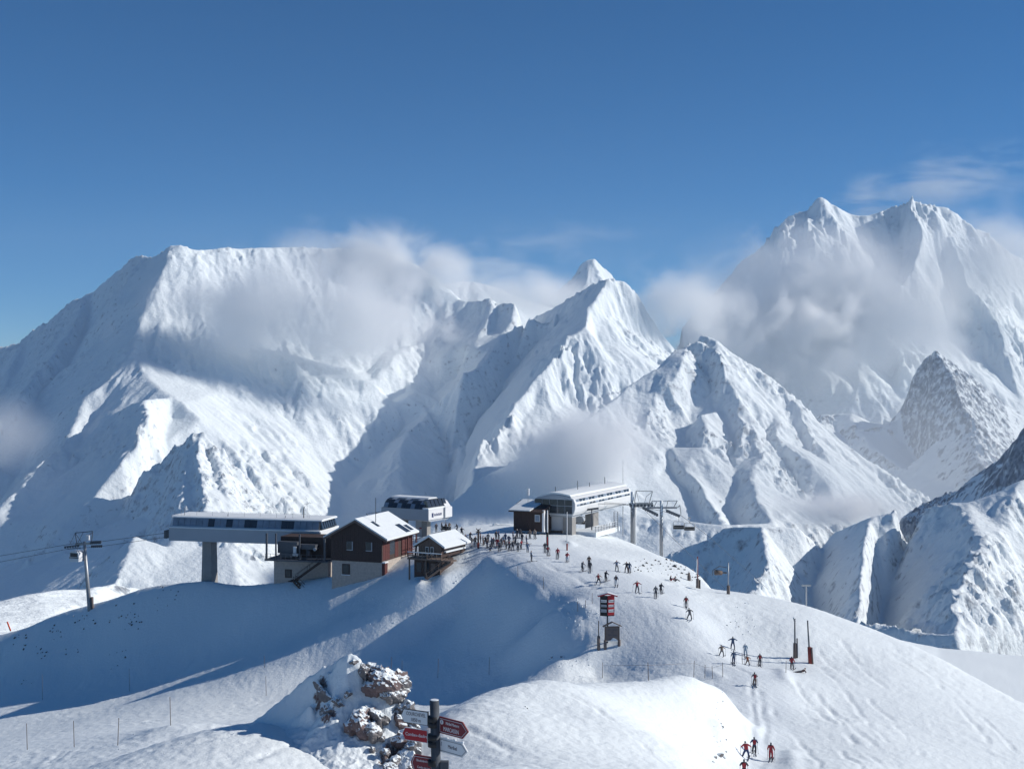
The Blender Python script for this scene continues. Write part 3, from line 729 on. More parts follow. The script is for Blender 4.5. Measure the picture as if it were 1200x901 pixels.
for i in range(NP):                 # the sloping glazing, snow lying on most panes
    a = 0.4 + (LN - 0.8) * i / NP; b = 0.4 + (LN - 0.8) * (i + 1) / NP - 0.07
    bare = i in (6, 9, 12, 13, 18, 19) 
    q = MB().quad_slab((a, 0.55, H1 + 0.26), (b, 0.55, H1 + 0.26), (b, 1.08, rt - 0.05), (a, 1.08, rt - 0.05), -0.05)
    q.build("pane", 'glass' if bare else 'glass_snowy', L1)
e = MB()
for k in range(7):
    y0 = 1.2 + k * (W1 - 2.4) / 7
    e.quad_slab((LN - 0.2, y0, H1 + 0.28), (LN - 0.2, y0 + 0.85, H1 + 0.28), (LN - 0.75, y0 + 0.75, rt - 0.05), (LN - 0.75, y0 + 0.2, rt - 0.05), 0.5)
e.build("end_glazing", 'glass', L1)
MB().bar((0, 0.5, H1 + 0.22), (0.35, 1.0, rt + 0.1), 0.12, 0.25).bar((0.2, 0.5, H1 + 0.3), (LN, 0.5, H1 + 0.3), 0.1, 0.1).build("edge_frame", 'white', L1)
rl = MB()
for k in range(9): rl.tube((1.5 + k * 3.5, 2.2, rt + 0.4), (1.5 + k * 3.5, 2.2, rt + 1.3), 0.03, 5)
rl.tube((1.5, 2.2, rt + 1.25), (29.5, 2.2, rt + 1.25), 0.02, 5)
rl.build("roof_railing", 'steel', L1)
MB().path([(28, 3, rt + 0.3), (28, 3, rt + 2.2), (28.2, 2.8, rt + 2.6)], 0.09).build("flue", 'black', L1)
MB().path([(28.3, 4, rt + 0.3), (28.3, 4, rt + 3.6)], 0.035).tube((27.6, 4, rt + 3.0), (29.2, 4, rt + 3.3), 0.03, 5).tube((27.9, 4, rt + 2.7), (28.9, 4, rt + 3.6), 0.025, 5).build("aerial", 'steel', L1)
for x in (2.4, 12.0, 24.5): MB().tube((x, 2.0, rt + 0.3), (x, 2.0, rt + 2.0 if x < 3 else rt + 0.9), 0.07, 6).build("vent_pipe", 'frost', L1)
gx_, gy_ = (L1.matrix_basis @ Vector((6.6, 4.5, 0))).xy
zb = zg(gx_, gy_) - p[2] - 0.6
MB().prism([(5.4, zb), (7.9, zb), (7.75, zb + 4.2), (7.6, 0.02), (5.7, 0.02), (5.55, zb + 4.2)], 'y', 3.2, 5.8).build("pillar", 'concrete', L1, bevel=0.05)
MB().box(-0.7, 0.0, 0.4, 1.8, 0.6, 2.0).box(-1.3, -0.7, 0.3, 1.9, 0.5, 2.1).build("cable_guide", 'dark_steel', L1)

# the dark machine level and its stone base under the station's right end
p = px(321, 684, 236)
B1 = thing("machine_house", "stone base with a dark open machine deck and zigzag stairs between station and chalet", "building", p, R(14))
zs = 4.6
MB().box(0, 11.0, 0.0, 8.0, -2.5, zs).build("stone_wall", 'stone', B1)
fr = MB(); fr.box(2.3, 3.7, -0.08, -0.01, 1.3, 2.9)
f1 = fr.build("window_frame", 'wood_dark', B1); MB().box(2.5, 3.5, -0.13, -0.082, 1.45, 2.75).build("pane", 'glass', f1)
MB().box(-1.2, 11.6, -1.6, 8.2, zs + 0.003, zs + 0.3).build("deck", 'dark_steel', B1)
MB().box(0.2, 11.4, 2.6, 7.8, zs + 0.302, zs + 4.2).build("inner_wall", 'wood_dark', B1)
m_ = MB(); m_.box(0.4, 4.4, 0.8, 2.3, zs + 1.2, zs + 3.4); m_.box(4.8, 8.2, 0.6, 2.2, zs + 2.1, zs + 3.0); m_.tube((6.5, 1.4, zs + 0.6), (6.5, 1.4, zs + 2.2), 0.5, 12)
m_.box(1.0, 3.6, 0.4, 0.75, zs + 0.5, zs + 1.3); m_.build("machinery", 'dark_steel', B1)
MB().box(3.9, 4.5, 0.1, 0.5, zs + 1.4, zs + 2.6).box(3.8, 4.9, 0.0, 0.55, zs + 0.85, zs + 1.3).build("white_cabinet", 'white', B1)
MB().tube((8.2, 0.3, zs + 2.2), (8.2, 0.45, zs + 2.2), 0.32, 14).build("round_dial", 'grey_panel', B1)
r_ = MB()
for k in range(12): r_.bar((-1.1 + k * 1.05, -1.5, zs + 0.3), (-1.1 + k * 1.05, -1.5, zs + 1.35), 0.06, 0.06)
for z in (0.8, 1.35): r_.bar((-1.1, -1.5, zs + z), (10.6, -1.5, zs + z), 0.06, 0.06)
r_.build("railing", 'dark_steel', B1)
for x in (-0.9, 10.9): MB().box(x - 0.15, x + 0.15, -1.45, -1.15, zs + 0.3, zs + 5.2).build("support_post", 'dark_steel', B1)
for x in (0.3, 5.2): MB().box(x - 0.12, x + 0.12, 0.1, 0.35, zs + 0.302, zs + 5.0).build("support_post", 'dark_steel', B1)
def stairs(parent, a, b, width, n, m='wood_dark'):
    a, b = Vector(a), Vector(b); d = b - a; sd = Vector((-d.y, d.x, 0)).normalized() * width / 2 if Vector((d.x, d.y)).length else Vector((0, width / 2, 0))
    s = MB(); s.bar(a + sd, b + sd, 0.09, 0.32).bar(a - sd, b - sd, 0.09, 0.32); s.build("stringer", m, parent)
    s = MB(); up = Vector((0, 0, 1.0))
    for e in (sd, -sd): s.bar(a + e + up, b + e + up, 0.06, 0.06)
    for t in (0, .5, 1):
        for e in (sd, -sd): s.bar(a + e + d * t, a + e + d * t + up, 0.06, 0.06)
    s.build("handrail", m, parent)
    s = MB(); s.bar((-0.15, 0, 0), (0.15, 0, 0), width - 0.1, 0.05); q = Vector((d.x, d.y, 0)).to_track_quat('X', 'Z').to_euler().z
    first = s.build("step", m, parent, loc=a + d * (0.5 / n), rotz=math.atan2(d.y, d.x))
    for k in range(1, n): clone(first, parent, a + d * ((k + 0.5) / n))
stairs(B1, (10.4, -2.1, zs + 0.2), (5.6, -2.1, 1.4), 1.2, 12)
MB().box(4.6, 5.8, -3.9, -1.5, 1.15, 1.3).build("landing", 'wood_dark', B1)
stairs(B1, (5.8, -3.4, 1.2), (10.2, -3.4, -2.6), 1.2, 12)

# ---------------------------------------------------------------- wooden chalet
p = px(418, 684, 222)
CH = thing("wooden_chalet", "dark wooden chalet with snowy gable roof, red side wall and stone base", "chalet", p, R(20))
HW, ZS, ZE, ZR, DP = 5.0, 4.15, 8.6, 11.3, 12.5
MB().box(-HW, HW, 0, DP, -3.0, ZS).build("stone_base", 'stone', CH)
MB().prism([(-HW - 0.1, ZS + 0.003), (HW + 0.1, ZS + 0.003), (HW + 0.1, ZE), (0, ZR - 0.15), (-HW - 0.1, ZE)], 'y', -0.12, 0.2).build("gable_backing", 'wood_dark', CH)
n_b = 26                                                    # upright boards of the gable wall
for k in range(n_b):
    x0 = -HW - 0.1 + (2 * HW + 0.2) * k / n_b; x1 = x0 + (2 * HW + 0.2) / n_b - 0.03
    def top(x): return ZE + (ZR - 0.2 - ZE) * (1 - abs(x) / (HW + 0.1))
    y = -0.16 - 0.02 * (k % 2)
    MB().prism([(x0, ZS - 0.1), (x1, ZS - 0.1), (x1, top(x1)), (x0, top(x0))], 'y', y, -0.123).build("plank", 'wood_dark', CH)
MB().box(-HW - 0.09, HW + 0.02, 0.2, DP, ZS + 0.004, ZE - 0.1).build("wall_core", 'wood_dark', CH)
n_s = 34
for k in range(n_s):                                        # red boards of the sunny side
    y0 = 0.25 + (DP - 0.3) * k / n_s; y1 = y0 + (DP - 0.3) / n_s - 0.03
    if 3.0 < y0 < 5.2 or 6.6 < y0 < 8.0: continue
    MB().box(HW + 0.022, HW + 0.07 + 0.015 * (k % 2), y0, y1, ZS + 0.2, ZE - 0.25).build("red_plank", 'wood_red', CH)
MB().box(HW + 0.025, HW + 0.05, 3.05, 5.2, ZS + 0.9, ZE - 0.9).build("side_window", 'glass', CH)
MB().box(HW + 0.025, HW + 0.05, 6.6, 7.9, ZS + 0.2, ZE - 1.2).build("side_door", 'wood_dark', CH)
pr = MB()
for y in (8.6, 10.4, 12.3): pr.box(HW + 1.0, HW + 1.2, y - 0.1, y + 0.1, 1.0, ZE - 0.35)
for z in (ZS + 0.4, ZS + 1.0, ZS + 1.6): pr.bar((HW + 1.1, 8.6, z), (HW + 1.1, 12.3, z), 0.06, 0.12)
pr.bar((HW + 1.1, 0.2, ZE - 0.3), (HW + 1.1, 12.4, ZE - 0.3), 0.16, 0.2)
pr.build("porch_frame", 'wood_red', CH)
MB().box(HW + 0.02, HW + 0.6, 0.0, 1.1, 0.0, ZS - 0.2).build("side_shed", 'wood_red', CH)
MB().box(HW + 0.0, HW + 0.7, -0.1, 1.2, ZS - 0.19, ZS + 0.03).build("shed_roof", 'roof_snow', CH)
OV = 1.35
def roof_slope(s, thick, z_up, y0, y1, ov, m, name, lift=0.0):
    sl = (ZR - ZE) / HW
    ze_ = ZR - sl * (HW + ov) + lift
    return MB().prism([(0, ZR + lift), (s * (HW + ov), ze_), (s * (HW + ov), ze_ + thick), (0, ZR + lift + thick)], 'y', y0, y1).build(name, m, CH)
for s in (-1, 1):
    roof_slope(s, 0.22, 0, -0.75, DP + 0.6, OV, 'wood_dark', "roof_deck")
    roof_slope(s, 0.3, 0, -0.68, DP + 0.5, OV + 0.05, 'roof_snow', "roof_snow", 0.223)
for s in (-1, 1): MB().bar((0, -0.8, ZR + 0.02), (s * (HW + OV), -0.8, ZR - (ZR - ZE) / HW * (HW + OV) + 0.02), 0.08, 0.35).build("bargeboard", 'wood', CH)
sl = (ZR - ZE) / HW
for x, y, a, b in ((1.6, 2.2, 1.5, 1.1), (3.6, 8.2, 2.4, 2.0), (4.2, 10.6, 1.6, 1.4)):
    MB().quad_slab((x, y, ZR - sl * x + 0.54), (x + a, y, ZR - sl * (x + a) + 0.54), (x + a, y + b, ZR - sl * (x + a) + 0.54), (x, y + b, ZR - sl * x + 0.54), -0.06).build("skylight", 'glass', CH)
MB().tube((2.0, 3.6, ZR - 1.0), (2.0, 3.6, ZR + 3.9), 0.07, 6).build("mast", 'dark_steel', CH)
for cx in (-1.3, 2.55):
    wf = MB().box(cx - 0.62, cx + 0.62, -0.26, -0.185, 6.0, 7.6).build("window", 'grey_panel', CH); MB().box(cx - 0.61, cx + 0.45, -0.31, -0.263, 6.14, 7.59).build("pane", 'glass', wf)
wf = MB().box(-2.9, -1.35, -0.09, -0.004, 1.6, 3.5).build("window", 'wood_dark', CH); MB().box(-2.7, -1.55, -0.13, -0.093, 1.8, 3.3).build("pane", 'glass', wf); MB().box(-3.0, -1.25, -0.2, -0.095, 1.48, 1.6).build("sill", 'roof_snow', wf)

# ---------------------------------------------------------------- chairlift station behind the chalet
p = px(447, 606, 252)
MS = thing("chairlift_station", "pale chairlift station with curved dark glass roof behind the chalet and hut", "lift station", p, R(31))
LL, WW, HH = 11.5, 8.0, 2.1
MB().prism([(0, 0), (0, HH), (WW, HH), (WW, 0), (WW - .8, -0.35), (0.8, -0.35)], 'x', 0, LL).build("fascia", 'grey_panel', MS)
MB().box(LL + 0.004, LL + 0.16, 0.05, 5.4, 0.05, HH - 0.02).build("end_panel", 'white', MS)
MB().box(LL + 0.004, LL + 0.5, 5.5, WW - 0.05, 0.1, HH + 0.1).build("corner_box", 'white', MS)
prof = [(0.0, HH + 0.004), (0.5, HH + 0.95), (1.3, HH + 1.55), (2.4, HH + 1.85), (WW - 2.4, HH + 1.85), (WW - 1.3, HH + 1.55), (WW - 0.5, HH + 0.95), (WW, HH + 0.004)]
MB().prism(prof, 'x', 0.5, LL - 0.9).build("roof_shell", 'dark_steel', MS)
for i in range(9):
    a = 0.55 + i * (LL - 1.6) / 9; b = a + (LL - 1.6) / 9 - 0.08
    for (y0, z0), (y1, z1) in zip(prof[:3], prof[1:4]):
        MB().quad_slab((a, y0 - 0.03, z0 + 0.06), (b, y0 - 0.03, z0 + 0.06), (b, y1 - 0.03, z1 + 0.03), (a, y1 - 0.03, z1 + 0.03), -0.04).build("pane", 'glass' if (i + int(y0 * 2)) % 3 else 'glass_snowy', MS)
for k in range(5):
    y0 = 0.5 + k * 1.35
    MB().quad_slab((LL - 0.85, y0, HH + 0.1), (LL - 0.85, y0 + 1.2, HH + 0.1), (LL - 1.5, y0 + 1.15, HH + 1.5), (LL - 1.5, y0 + 0.1, HH + 1.5), 0.75).build("end_pane", 'glass', MS)
MB().prism([(2.3, HH + 1.853), (WW - 2.3, HH + 1.853), (WW - 2.6, HH + 2.1), (2.7, HH + 2.1)], 'x', 0.6, LL - 1.6).build("roof_snow", 'roof_snow', MS)
MB().prism([(LL - 1.5, HH + 0.01), (LL + 0.2, HH + 0.01), (LL + 0.1, HH + 0.28), (LL - 1.2, HH + 0.4)], 'y', 0.0, 6.0).build("snow_ledge", 'roof_snow', MS)
MB().prism([(LL - 1.4, HH + 0.01), (LL + 0.3, HH + 0.01), (LL - 0.7, HH + 1.2), (LL - 1.4, HH + 1.5)], 'y', 6.05, WW - 0.1).build("roof_cheek", 'white', MS)
MB().box(LL + 0.162, LL + 0.175, 1.15, 1.75, 0.5, 1.35).build("emblem", 'navy', MS)
s = MB()
for k, (a, h) in enumerate(((2.0, .5), (2.36, .42), (2.72, .5), (3.04, .42), (3.4, .5), (3.74, .42), (4.05, .5), (4.4, .5))): s.box(LL + 0.162, LL + 0.172, a, a + 0.24, 0.7, 0.7 + h)
s.build("worn_print", 'navy', MS)
for x, y, a, b in ((3.4, 3.0, 1.5, 1.2), (9.0, 3.0, 1.3, 1.3)):
    q = MS.matrix_basis @ Vector((x, y, 0)); z = zg(q.x, q.y) - p[2] - 1.0
    MB().box(x - a / 2, x + a / 2, y - b / 2, y + b / 2, z, -0.352).build("support_pillar", 'concrete', MS)
q = MS.matrix_basis @ Vector((6.0, 3.0, 0)); zz = zg(q.x, q.y) - p[2]
MB().box(4.6, 8.0, 5.5, 5.8, zz + 0.3, -0.4).build("wind_screen", 'white', MS)
MB().box(5.6, 7.4, 5.42, 5.49, zz + 2.0, zz + 2.25).build("red_strip", 'red', MS)
r_ = MB()
for k in range(5): r_.tube((4.4 + k * 0.95, 1.0, zz - 0.3), (4.4 + k * 0.95, 1.0, zz + 1.1), 0.05, 6)
for z in (.5, 1.1): r_.tube((4.4, 1.0, zz + z), (8.2, 1.0, zz + z), 0.05, 6)
r_.build("queue_barrier", 'dark_steel', MS)
MB().path([(-0.1, 2.5, 1.2), (-3.2, 2.5, 0.6), (-6.2, 3.0, 0.1)], 0.09).path([(-0.1, 3.6, 0.3), (-3.2, 3.2, -0.6), (-6.0, 3.2, -1.6)], 0.09).path([(-3.2, 2.5, 0.6), (-3.2, 3.2, -0.6)], 0.07).path([(-6.2, 3.0, 0.1), (-4.4, 3.1, -1.1), (-3.2, 2.5, 0.6), (-1.6, 3.4, -0.2), (-0.1, 2.5, 1.2)], 0.07).build("guide_rail", 'frost', MS)

# ---------------------------------------------------------------- small hut with deck
p = px(504, 651, 209)
HU = thing("ticket_hut", "small wooden hut with thick snow roof, blue-grey deck rail and stairs below the crowd", "hut", p, R(27))
hw, ze, zr, dp = 2.25, 1.75, 3.05, 8.2
MB().prism([(-hw, -0.2), (hw, -0.2), (hw, ze), (0, zr - 0.1), (-hw, ze)], 'y', 0, dp).build("walls", 'wood_dark', HU)
for k in range(14):
    x0 = -hw + 2 * hw * k / 14; x1 = x0 + 2 * hw / 14 - 0.025
    def top2(x): return ze + (zr - 0.15 - ze) * (1 - abs(x) / hw)
    MB().prism([(x0, 0), (x1, 0), (x1, top2(x1)), (x0, top2(x0))], 'y', -0.05 - 0.012 * (k % 2), -0.003).build("plank", 'wood', HU)
for x in (-0.55, 0.45):
    f = MB().box(x - 0.3, x + 0.3, -0.11, -0.066, 0.15, 1.5).build("window", 'white', HU); MB().box(x - 0.22, x + 0.22, -0.14, -0.113, 0.25, 1.4).build("pane", 'glass', f)
MB().box(hw + 0.003, hw + 0.05, 1.0, 7.4, 0.85, 1.5).build("hatch", 'glass', HU)
MB().box(hw + 0.003, hw + 0.45, 0.8, 7.6, 0.55, 0.8).build("counter", 'roof_snow', HU)
sl2 = (zr - ze) / hw
for s in (-1, 1):
    e_ = zr - sl2 * (hw + 0.8)
    MB().prism([(0, zr), (s * (hw + 0.8), e_), (s * (hw + 0.8), e_ + 0.14), (0, zr + 0.14)], 'y', -0.5, dp + 0.5).build("roof_deck", 'wood', HU)
    e_ = zr - sl2 * (hw + 0.85)
    MB().prism([(0, zr + 0.143), (s * (hw + 0.85), e_ + 0.143), (s * (hw + 0.85), e_ + 0.45), (0, zr + 0.55)], 'y', -0.45, dp + 0.45).build("roof_snow", 'roof_snow', HU)
MB().box(-hw - 0.9, hw + 1.2, -2.2, -0.06, -0.5, -0.22).build("deck", 'wood', HU)
for k in range(8):
    x = -hw - 0.8 + k * 0.92
    MB().box(x - 0.06, x + 0.06, -2.15, -2.05, -0.22, 0.75).build("rail_post", 'wood', HU)
for z in (0.2, 0.75): MB().box(-hw - 0.9, hw + 1.2, -2.19, -2.06, z - 0.06 + 0.002, z + 0.06).build("rail", 'roof_snow' if z > 0.5 else 'wood', HU)
MB().box(-hw + 0.1, hw + 0.6, -1.6, 3.0, -4.2, -0.51).build("lower_storey", 'wood_dark', HU)
for x in (-1.2, 0.3, 1.6): MB().box(x - 0.45, x + 0.45, -1.66, -1.603, -2.6, -1.0).build("lower_window", 'glass' if x < 1 else 'wood', HU)
for x in (-hw - 0.6, 0.4, hw + 0.9): MB().box(x - 0.1, x + 0.1, -2.1, -1.9, -4.5, -0.505).build("deck_post", 'wood', HU)
stairs(HU, (hw + 2.4, -1.4, -0.4), (hw - 0.6, -4.2, -3.2), 1.3, 11, 'wood')
MB().box(hw + 1.21, hw + 3.1, -2.3, -0.3, -0.52, -0.3).build("stair_head", 'wood', HU)
MB().tube((-hw - 0.9, 0.4, -0.3), (-hw - 0.7, 0.4, 1.5), 0.16, 8).tube((-hw - 0.7, 0.4, 1.5), (-hw - 0.3, 0.2, 2.2), 0.14, 8).build("leaning_arch", 'black', HU)

# ---------------------------------------------------------------- right lift station with rounded glazed front
p = px(624, 602, 238)
RS = thing("chairlift_terminal", "long white chairlift terminal with rounded glazed front at the top of the run", "lift station", p, R(27))
FW, FH, RL = 8.9, 3.9, 29.0
rp = [(0.55, 0.0), (0.15, 0.5), (0.0, 1.3), (0.05, 2.2), (0.35, 2.9), (1.0, 3.3), (3.0, 3.75), (FW / 2, 3.9), (FW - 3.0, 3.8), (FW - 1.0, 3.45), (FW - 0.35, 3.1), (FW, 2.3), (FW, 1.4), (FW - 0.2, 0.6), (FW - 0.6, 0.0)]
MB().prism(rp, 'y', 0.25, RL).build("shell", 'white', RS)
ip = [(FW / 2 + (x - FW / 2) * 0.97, 0.12 + z * 0.95) for x, z in rp]
MB().prism(ip, 'y', 0.12, 0.248).build("front_frame", 'grey_panel', RS)
cols = [0.45, 2.05, 3.6, 5.2, 6.8, 8.35]
for a, b in zip(cols[:-1], cols[1:]):
    for z0, z1 in ((0.35, 1.75), (1.87, 2.95)):
        MB().box(a + 0.06, b - 0.06, 0.05, 0.117, z0, z1).build("front_pane", 'glass', RS)
MB().prism([(1.6, 3.05), (7.4, 3.05), (6.4, 3.38), (FW / 2, 3.5), (2.4, 3.35)], 'y', 0.06, 0.118).build("front_lintel", 'grey_panel', RS)
for k in range(18):
    y0 = 1.0 + k * 1.52
    MB().quad_slab((FW + 0.03, y0, 1.75), (FW + 0.03, y0 + 1.3, 1.75), (FW - 0.28, y0 + 1.3, 3.05), (FW - 0.28, y0, 3.05), 0.05).build("side_pane", 'glass' if k % 3 else 'glass_snowy', RS)
MB().prism([(1.2, 3.42), (3.0, 3.82), (FW / 2, 3.97), (FW - 3.0, 3.87), (FW - 0.9, 3.53), (FW - 1.2, 3.9), (FW - 3, 4.2), (FW / 2, 4.3), (3.0, 4.15), (1.6, 3.8)], 'y', 0.3, RL).build("roof_snow", 'roof_snow', RS)
MB().box(1.2, FW - 1.0, 1.0, RL - 0.5, -0.45, -0.003).build("underside", 'grey_panel', RS)
for x, y, h in ((3.0, 4, .8), (5.5, 9, 1.7), (5.0, 16, .9), (5.0, 24, 1.5)): MB().tube((x, y, 4.0), (x, y, 4.2 + h), 0.07, 6).build("roof_mast", 'dark_steel', RS)
for x, y, w_, d_ in ((7.0, 1.8, 1.9, 1.8), (6.6, 13.5, 1.8, 2.6)):
    q = RS.matrix_basis @ Vector((x, y, 0)); z = zg(q.x, q.y) - p[2] - 0.8
    MB().box(x - w_ / 2, x + w_ / 2, y - d_ / 2, y + d_ / 2, z, -0.452).build("support_pillar", 'concrete', RS)
q = RS.matrix_basis @ Vector((3.6, 1.5, 0)); zq = zg(q.x, q.y) - p[2]
MB().box(2.2, 5.7, 1.6, 1.75, zq + 0.5, -0.46).build("wind_screen", 'white', RS)
MB().box(2.2, 5.7, 1.3, 1.595, zq - 0.3, zq + 0.55).build("ramp_edge", 'wood', RS)
q = RS.matrix_basis @ Vector((8.4, 4.0, 0)); zq = zg(q.x, q.y) - p[2]
MB().box(7.4, 12.0, 3.0, 15.0, zq - 0.5, zq + 0.45).build("loading_platform", 'roof_snow', RS)
r_ = MB()
for k in range(9): r_.tube((11.8, 3.2 + k * 1.4, zq + 0.4), (11.8, 3.2 + k * 1.4, zq + 1.5), 0.05, 6)
r_.tube((11.8, 3.2, zq + 1.5), (11.8, 14.4, zq + 1.5), 0.05, 6).tube((11.8, 3.2, zq + 1.0), (11.8, 14.4, zq + 1.0), 0.04, 6); r_.build("railing", 'frost', RS)
MB().tube((9.6, 6.5, zq + 0.4), (9.6, 6.5, 0.8), 0.12, 8).bar((8.0, 6.5, 0.5), (11.0, 6.5, 1.0), 0.3, 0.4).build("gantry", 'dark_steel', RS)
MB().path([(11.5, 13.2, zq - .5), (11.5, 13.2, -0.2)], 0.08).path([(12.3, 13.2, zq - .5), (12.3, 13.2, -0.2)], 0.08).build("ladder_rail", 'frost', RS)
ld = MB()
for k in range(9): ld.tube((11.5, 13.2, zq + 0.3 + k * 0.4), (12.3, 13.2, zq + 0.3 + k * 0.4), 0.04, 5)
ld.build("ladder_rung", 'frost', RS)

def chair(parent_name, label, loc, theta, scale=1.0, seats=4, bubble=True, group=None):
    t = thing(parent_name, label, "chairlift chair", loc, theta, group)
    w = 0.55 * seats / 2
    MB().box(-w, w, -0.05, 0.45, -2.6, -2.45).build("seat", 'black', t)
    MB().box(-w, w, 0.42, 0.52, -2.45, -1.9).build("backrest", 'black', t)
    MB().path([(-w, 0.5, -2.5), (-w - 0.05, 0.5, -1.4), (-w + 0.25, 0.4, -1.15), (w - 0.25, 0.4, -1.15), (w + 0.05, 0.5, -1.4), (w, 0.5, -2.5)], 0.05).build("frame", 'steel', t)
    MB().path([(0, 0.4, -1.15), (0, 0.1, -0.5), (0, 0, 0.05)], 0.06).box(-0.3, 0.3, -0.12, 0.12, -0.05, 0.18).build("hanger", 'steel', t)
    MB().path([(-w + 0.1, 0.4, -1.5), (-w + 0.1, -0.4, -2.2), (w - 0.1, -0.4, -2.2), (w - 0.1, 0.4, -1.5)], 0.035).build("safety_bar", 'steel', t)
    return t
c1 = chair("lift_chair", "empty chair with round hoop frame under the right terminal", px(679, 598.5, 243), R(20), seats=4)
MB().prism([(0.9 * math.cos(a) , -1.75 + 0.75 * math.sin(a)) for a in [k * math.pi / 8 for k in range(16)]], 'y', -0.1, -0.06).build("hoop_shield", 'grey_panel', c1)

# hut beside the right terminal
p = px(602, 616, 236)
HR = thing("operator_cabin", "dark wooden operator cabin with sloping snowy roof beside the white terminal", "cabin", p, R(24))
MB().box(0, 5.9, 0, 4.6, -0.9, 2.7).build("walls", 'wood_dark', HR)
for k in range(16):
    x0 = 5.9 * k / 16
    if 4.3 < x0 < 5.4: continue
    MB().box(x0, x0 + 5.9 / 16 - 0.03, -0.05 - 0.012 * (k % 2), -0.003, -0.6, 2.68).build("plank", 'wood_dark', HR)
f = MB().box(4.4, 5.45, -0.07, -0.004, 1.0, 2.3).build("window", 'white', HR); MB().box(4.5, 5.35, -0.1, -0.073, 1.1, 2.2).build("pane", 'glass_snowy', f)
MB().quad_slab((-0.8, -0.7, 2.75), (6.3, -0.7, 2.75), (6.3, 5.2, 4.3), (-0.8, 5.2, 4.3), 0.18).build("roof_deck", 'wood_dark', HR)
MB().quad_slab((-0.75, -0.6, 2.97), (3.6, -0.6, 2.97), (4.6, 5.1, 4.52), (-0.2, 5.1, 4.52), 0.2).build("roof_snow", 'roof_snow', HR)
MB().tube((1.6, 3.2, 3.5), (1.6, 3.2, 6.2), 0.05, 6).build("mast", 'steel', HR)
MB().box(1.38, 1.82, 3.05, 3.4, 5.6, 6.9).build("beacon", 'white', HR)
MB().box(5.92, 6.3, -0.15, 0.5, -0.9, 3.2).build("corner_post", 'white', HR)
q = px(549, 614, 0)
xs, ds, zs_ = on_ground(588, 615.5)
sb = MB(); sb.prism([(-2.0, -0.2), (2.2, -0.2), (2.1, 0.12), (0.9, 0.32), (-0.6, 0.25), (-1.2, 0.5), (-1.8, 0.35)], 'y', -0.5, 0.6)
tag(sb.build("snow_heap", 'roof_snow', None, (xs, ds, zs_), 0.2, bevel=0.08), "long low heap of cleared snow beside the operator cabin", "snow heap")

# tall antenna mast behind the right terminal
xm, dm, zm_ = px(730, 600, 262)
AM = thing("antenna_mast", "thin tall antenna mast rising behind the white terminal", "mast", px(730, 612, 262))
MB().tube((0, 0, -3), (0, 0, 13.2), 0.09, 6, 0.03).build("pole", 'steel', AM)
MB().tube((-1.0, 0, 5.6), (0.8, 0, 5.7), 0.04, 5).tube((-0.3, 0, 4.6), (0.4, 0, 4.6), 0.04, 5).build("cross_arm", 'steel', AM)

# ---------------------------------------------------------------- lift towers on the right
def sheaves(mb, a, b, n, r=0.28):
    a, b = Vector(a), Vector(b)
    for k in range(n):
        q = a + (b - a) * ((k + 0.5) / n); mb.tube(q + Vector((0, -0.09, 0)), q + Vector((0, 0.09, 0)), r, 10)
t1 = px(742, 632, 249)
TW1 = thing("lift_tower", "frosted lift tower standing against the end of the white terminal", "lift tower", t1, 0)
MB().tube((-0.15, 0, -3.0), (-0.15, 0, 9.6), 0.42, 12, 0.36).build("column", 'frost', TW1)
MB().tube((0.45, 0.5, -3.0), (0.45, 0.5, 7.6), 0.2, 10).build("service_duct", 'white', TW1)
MB().bar((-0.6, 0, 6.6), (4.0, 0.2, 7.2), 0.35, 0.5).bar((-0.9, 0, 7.2), (3.0, 0, 7.3), 0.25, 0.3).build("cross_arm", 'steel', TW1)
f = MB(); f.path([(0.2, 0, 7.0), (0.6, 0, 9.8), (3.9, 0, 9.7), (3.2, 0, 7.2)], 0.09).path([(3.9, 0, 9.7), (2.6, 0, 8.6), (2.2, 0, 7.0)], 0.05).path([(0.6, 0, 9.8), (1.3, 0, 7.1)], 0.05); f.build("lifting_frame", 'steel', TW1)
s = MB(); sheaves(s, (-0.9, -0.3, 6.9), (4.2, 0.1, 6.8), 7); s.build("sheave", 'dark_steel', TW1)
t2 = px(775, 646, 246)
TW2 = thing("lift_tower", "grey lift tower with wide sagging cross arm carrying a chair at its right", "lift tower", t2, 0)
MB().tube((0, 0, -5.5), (0, 0, 10.1), 0.4, 12, 0.3).build("column", 'frost', TW2)
MB().bar((-2.9, 0, 8.7), (3.1, 0, 8.7), 0.3, 0.35).build("cross_arm", 'frost', TW2)
MB().path([(-1.9, 0, 10.0), (3.2, 0, 10.1)], 0.12).path([(-1.9, 0, 10.0), (-2.2, 0, 8.7)], 0.07).path([(-0.9, 0, 10), (-1.5, 0, 8.7)], 0.07).path([(3.2, 0, 10.1), (2.4, 0, 8.7)], 0.09).path([(1.3, 0, 10.0), (1.0, 0, 8.7)], 0.07).build("lifting_frame", 'frost', TW2)
s = MB(); s.bar((-3.8, -0.25, 9.0), (-0.7, -0.25, 7.4), 0.14, 0.28); s.bar((0.8, -0.25, 8.4), (3.6, -0.25, 7.2), 0.14, 0.28); s.build("sheave_beam", 'steel', TW2)
s = MB(); sheaves(s, (-3.8, -0.4, 8.75), (-0.7, -0.4, 7.15), 7); sheaves(s, (0.9, -0.4, 8.1), (3.6, -0.4, 7.0), 6); s.build("sheave", 'dark_steel', TW2)
MB().path([(3.2, 0, 8.7), (3.7, 0, 9.2), (3.9, 0, 7.4)], 0.1).build("catcher", 'steel', TW2)
chair("lift_chair", "empty chair hanging from the right end of the grey tower's arm", px(795.5, 604.5, 246), R(8), seats=4)
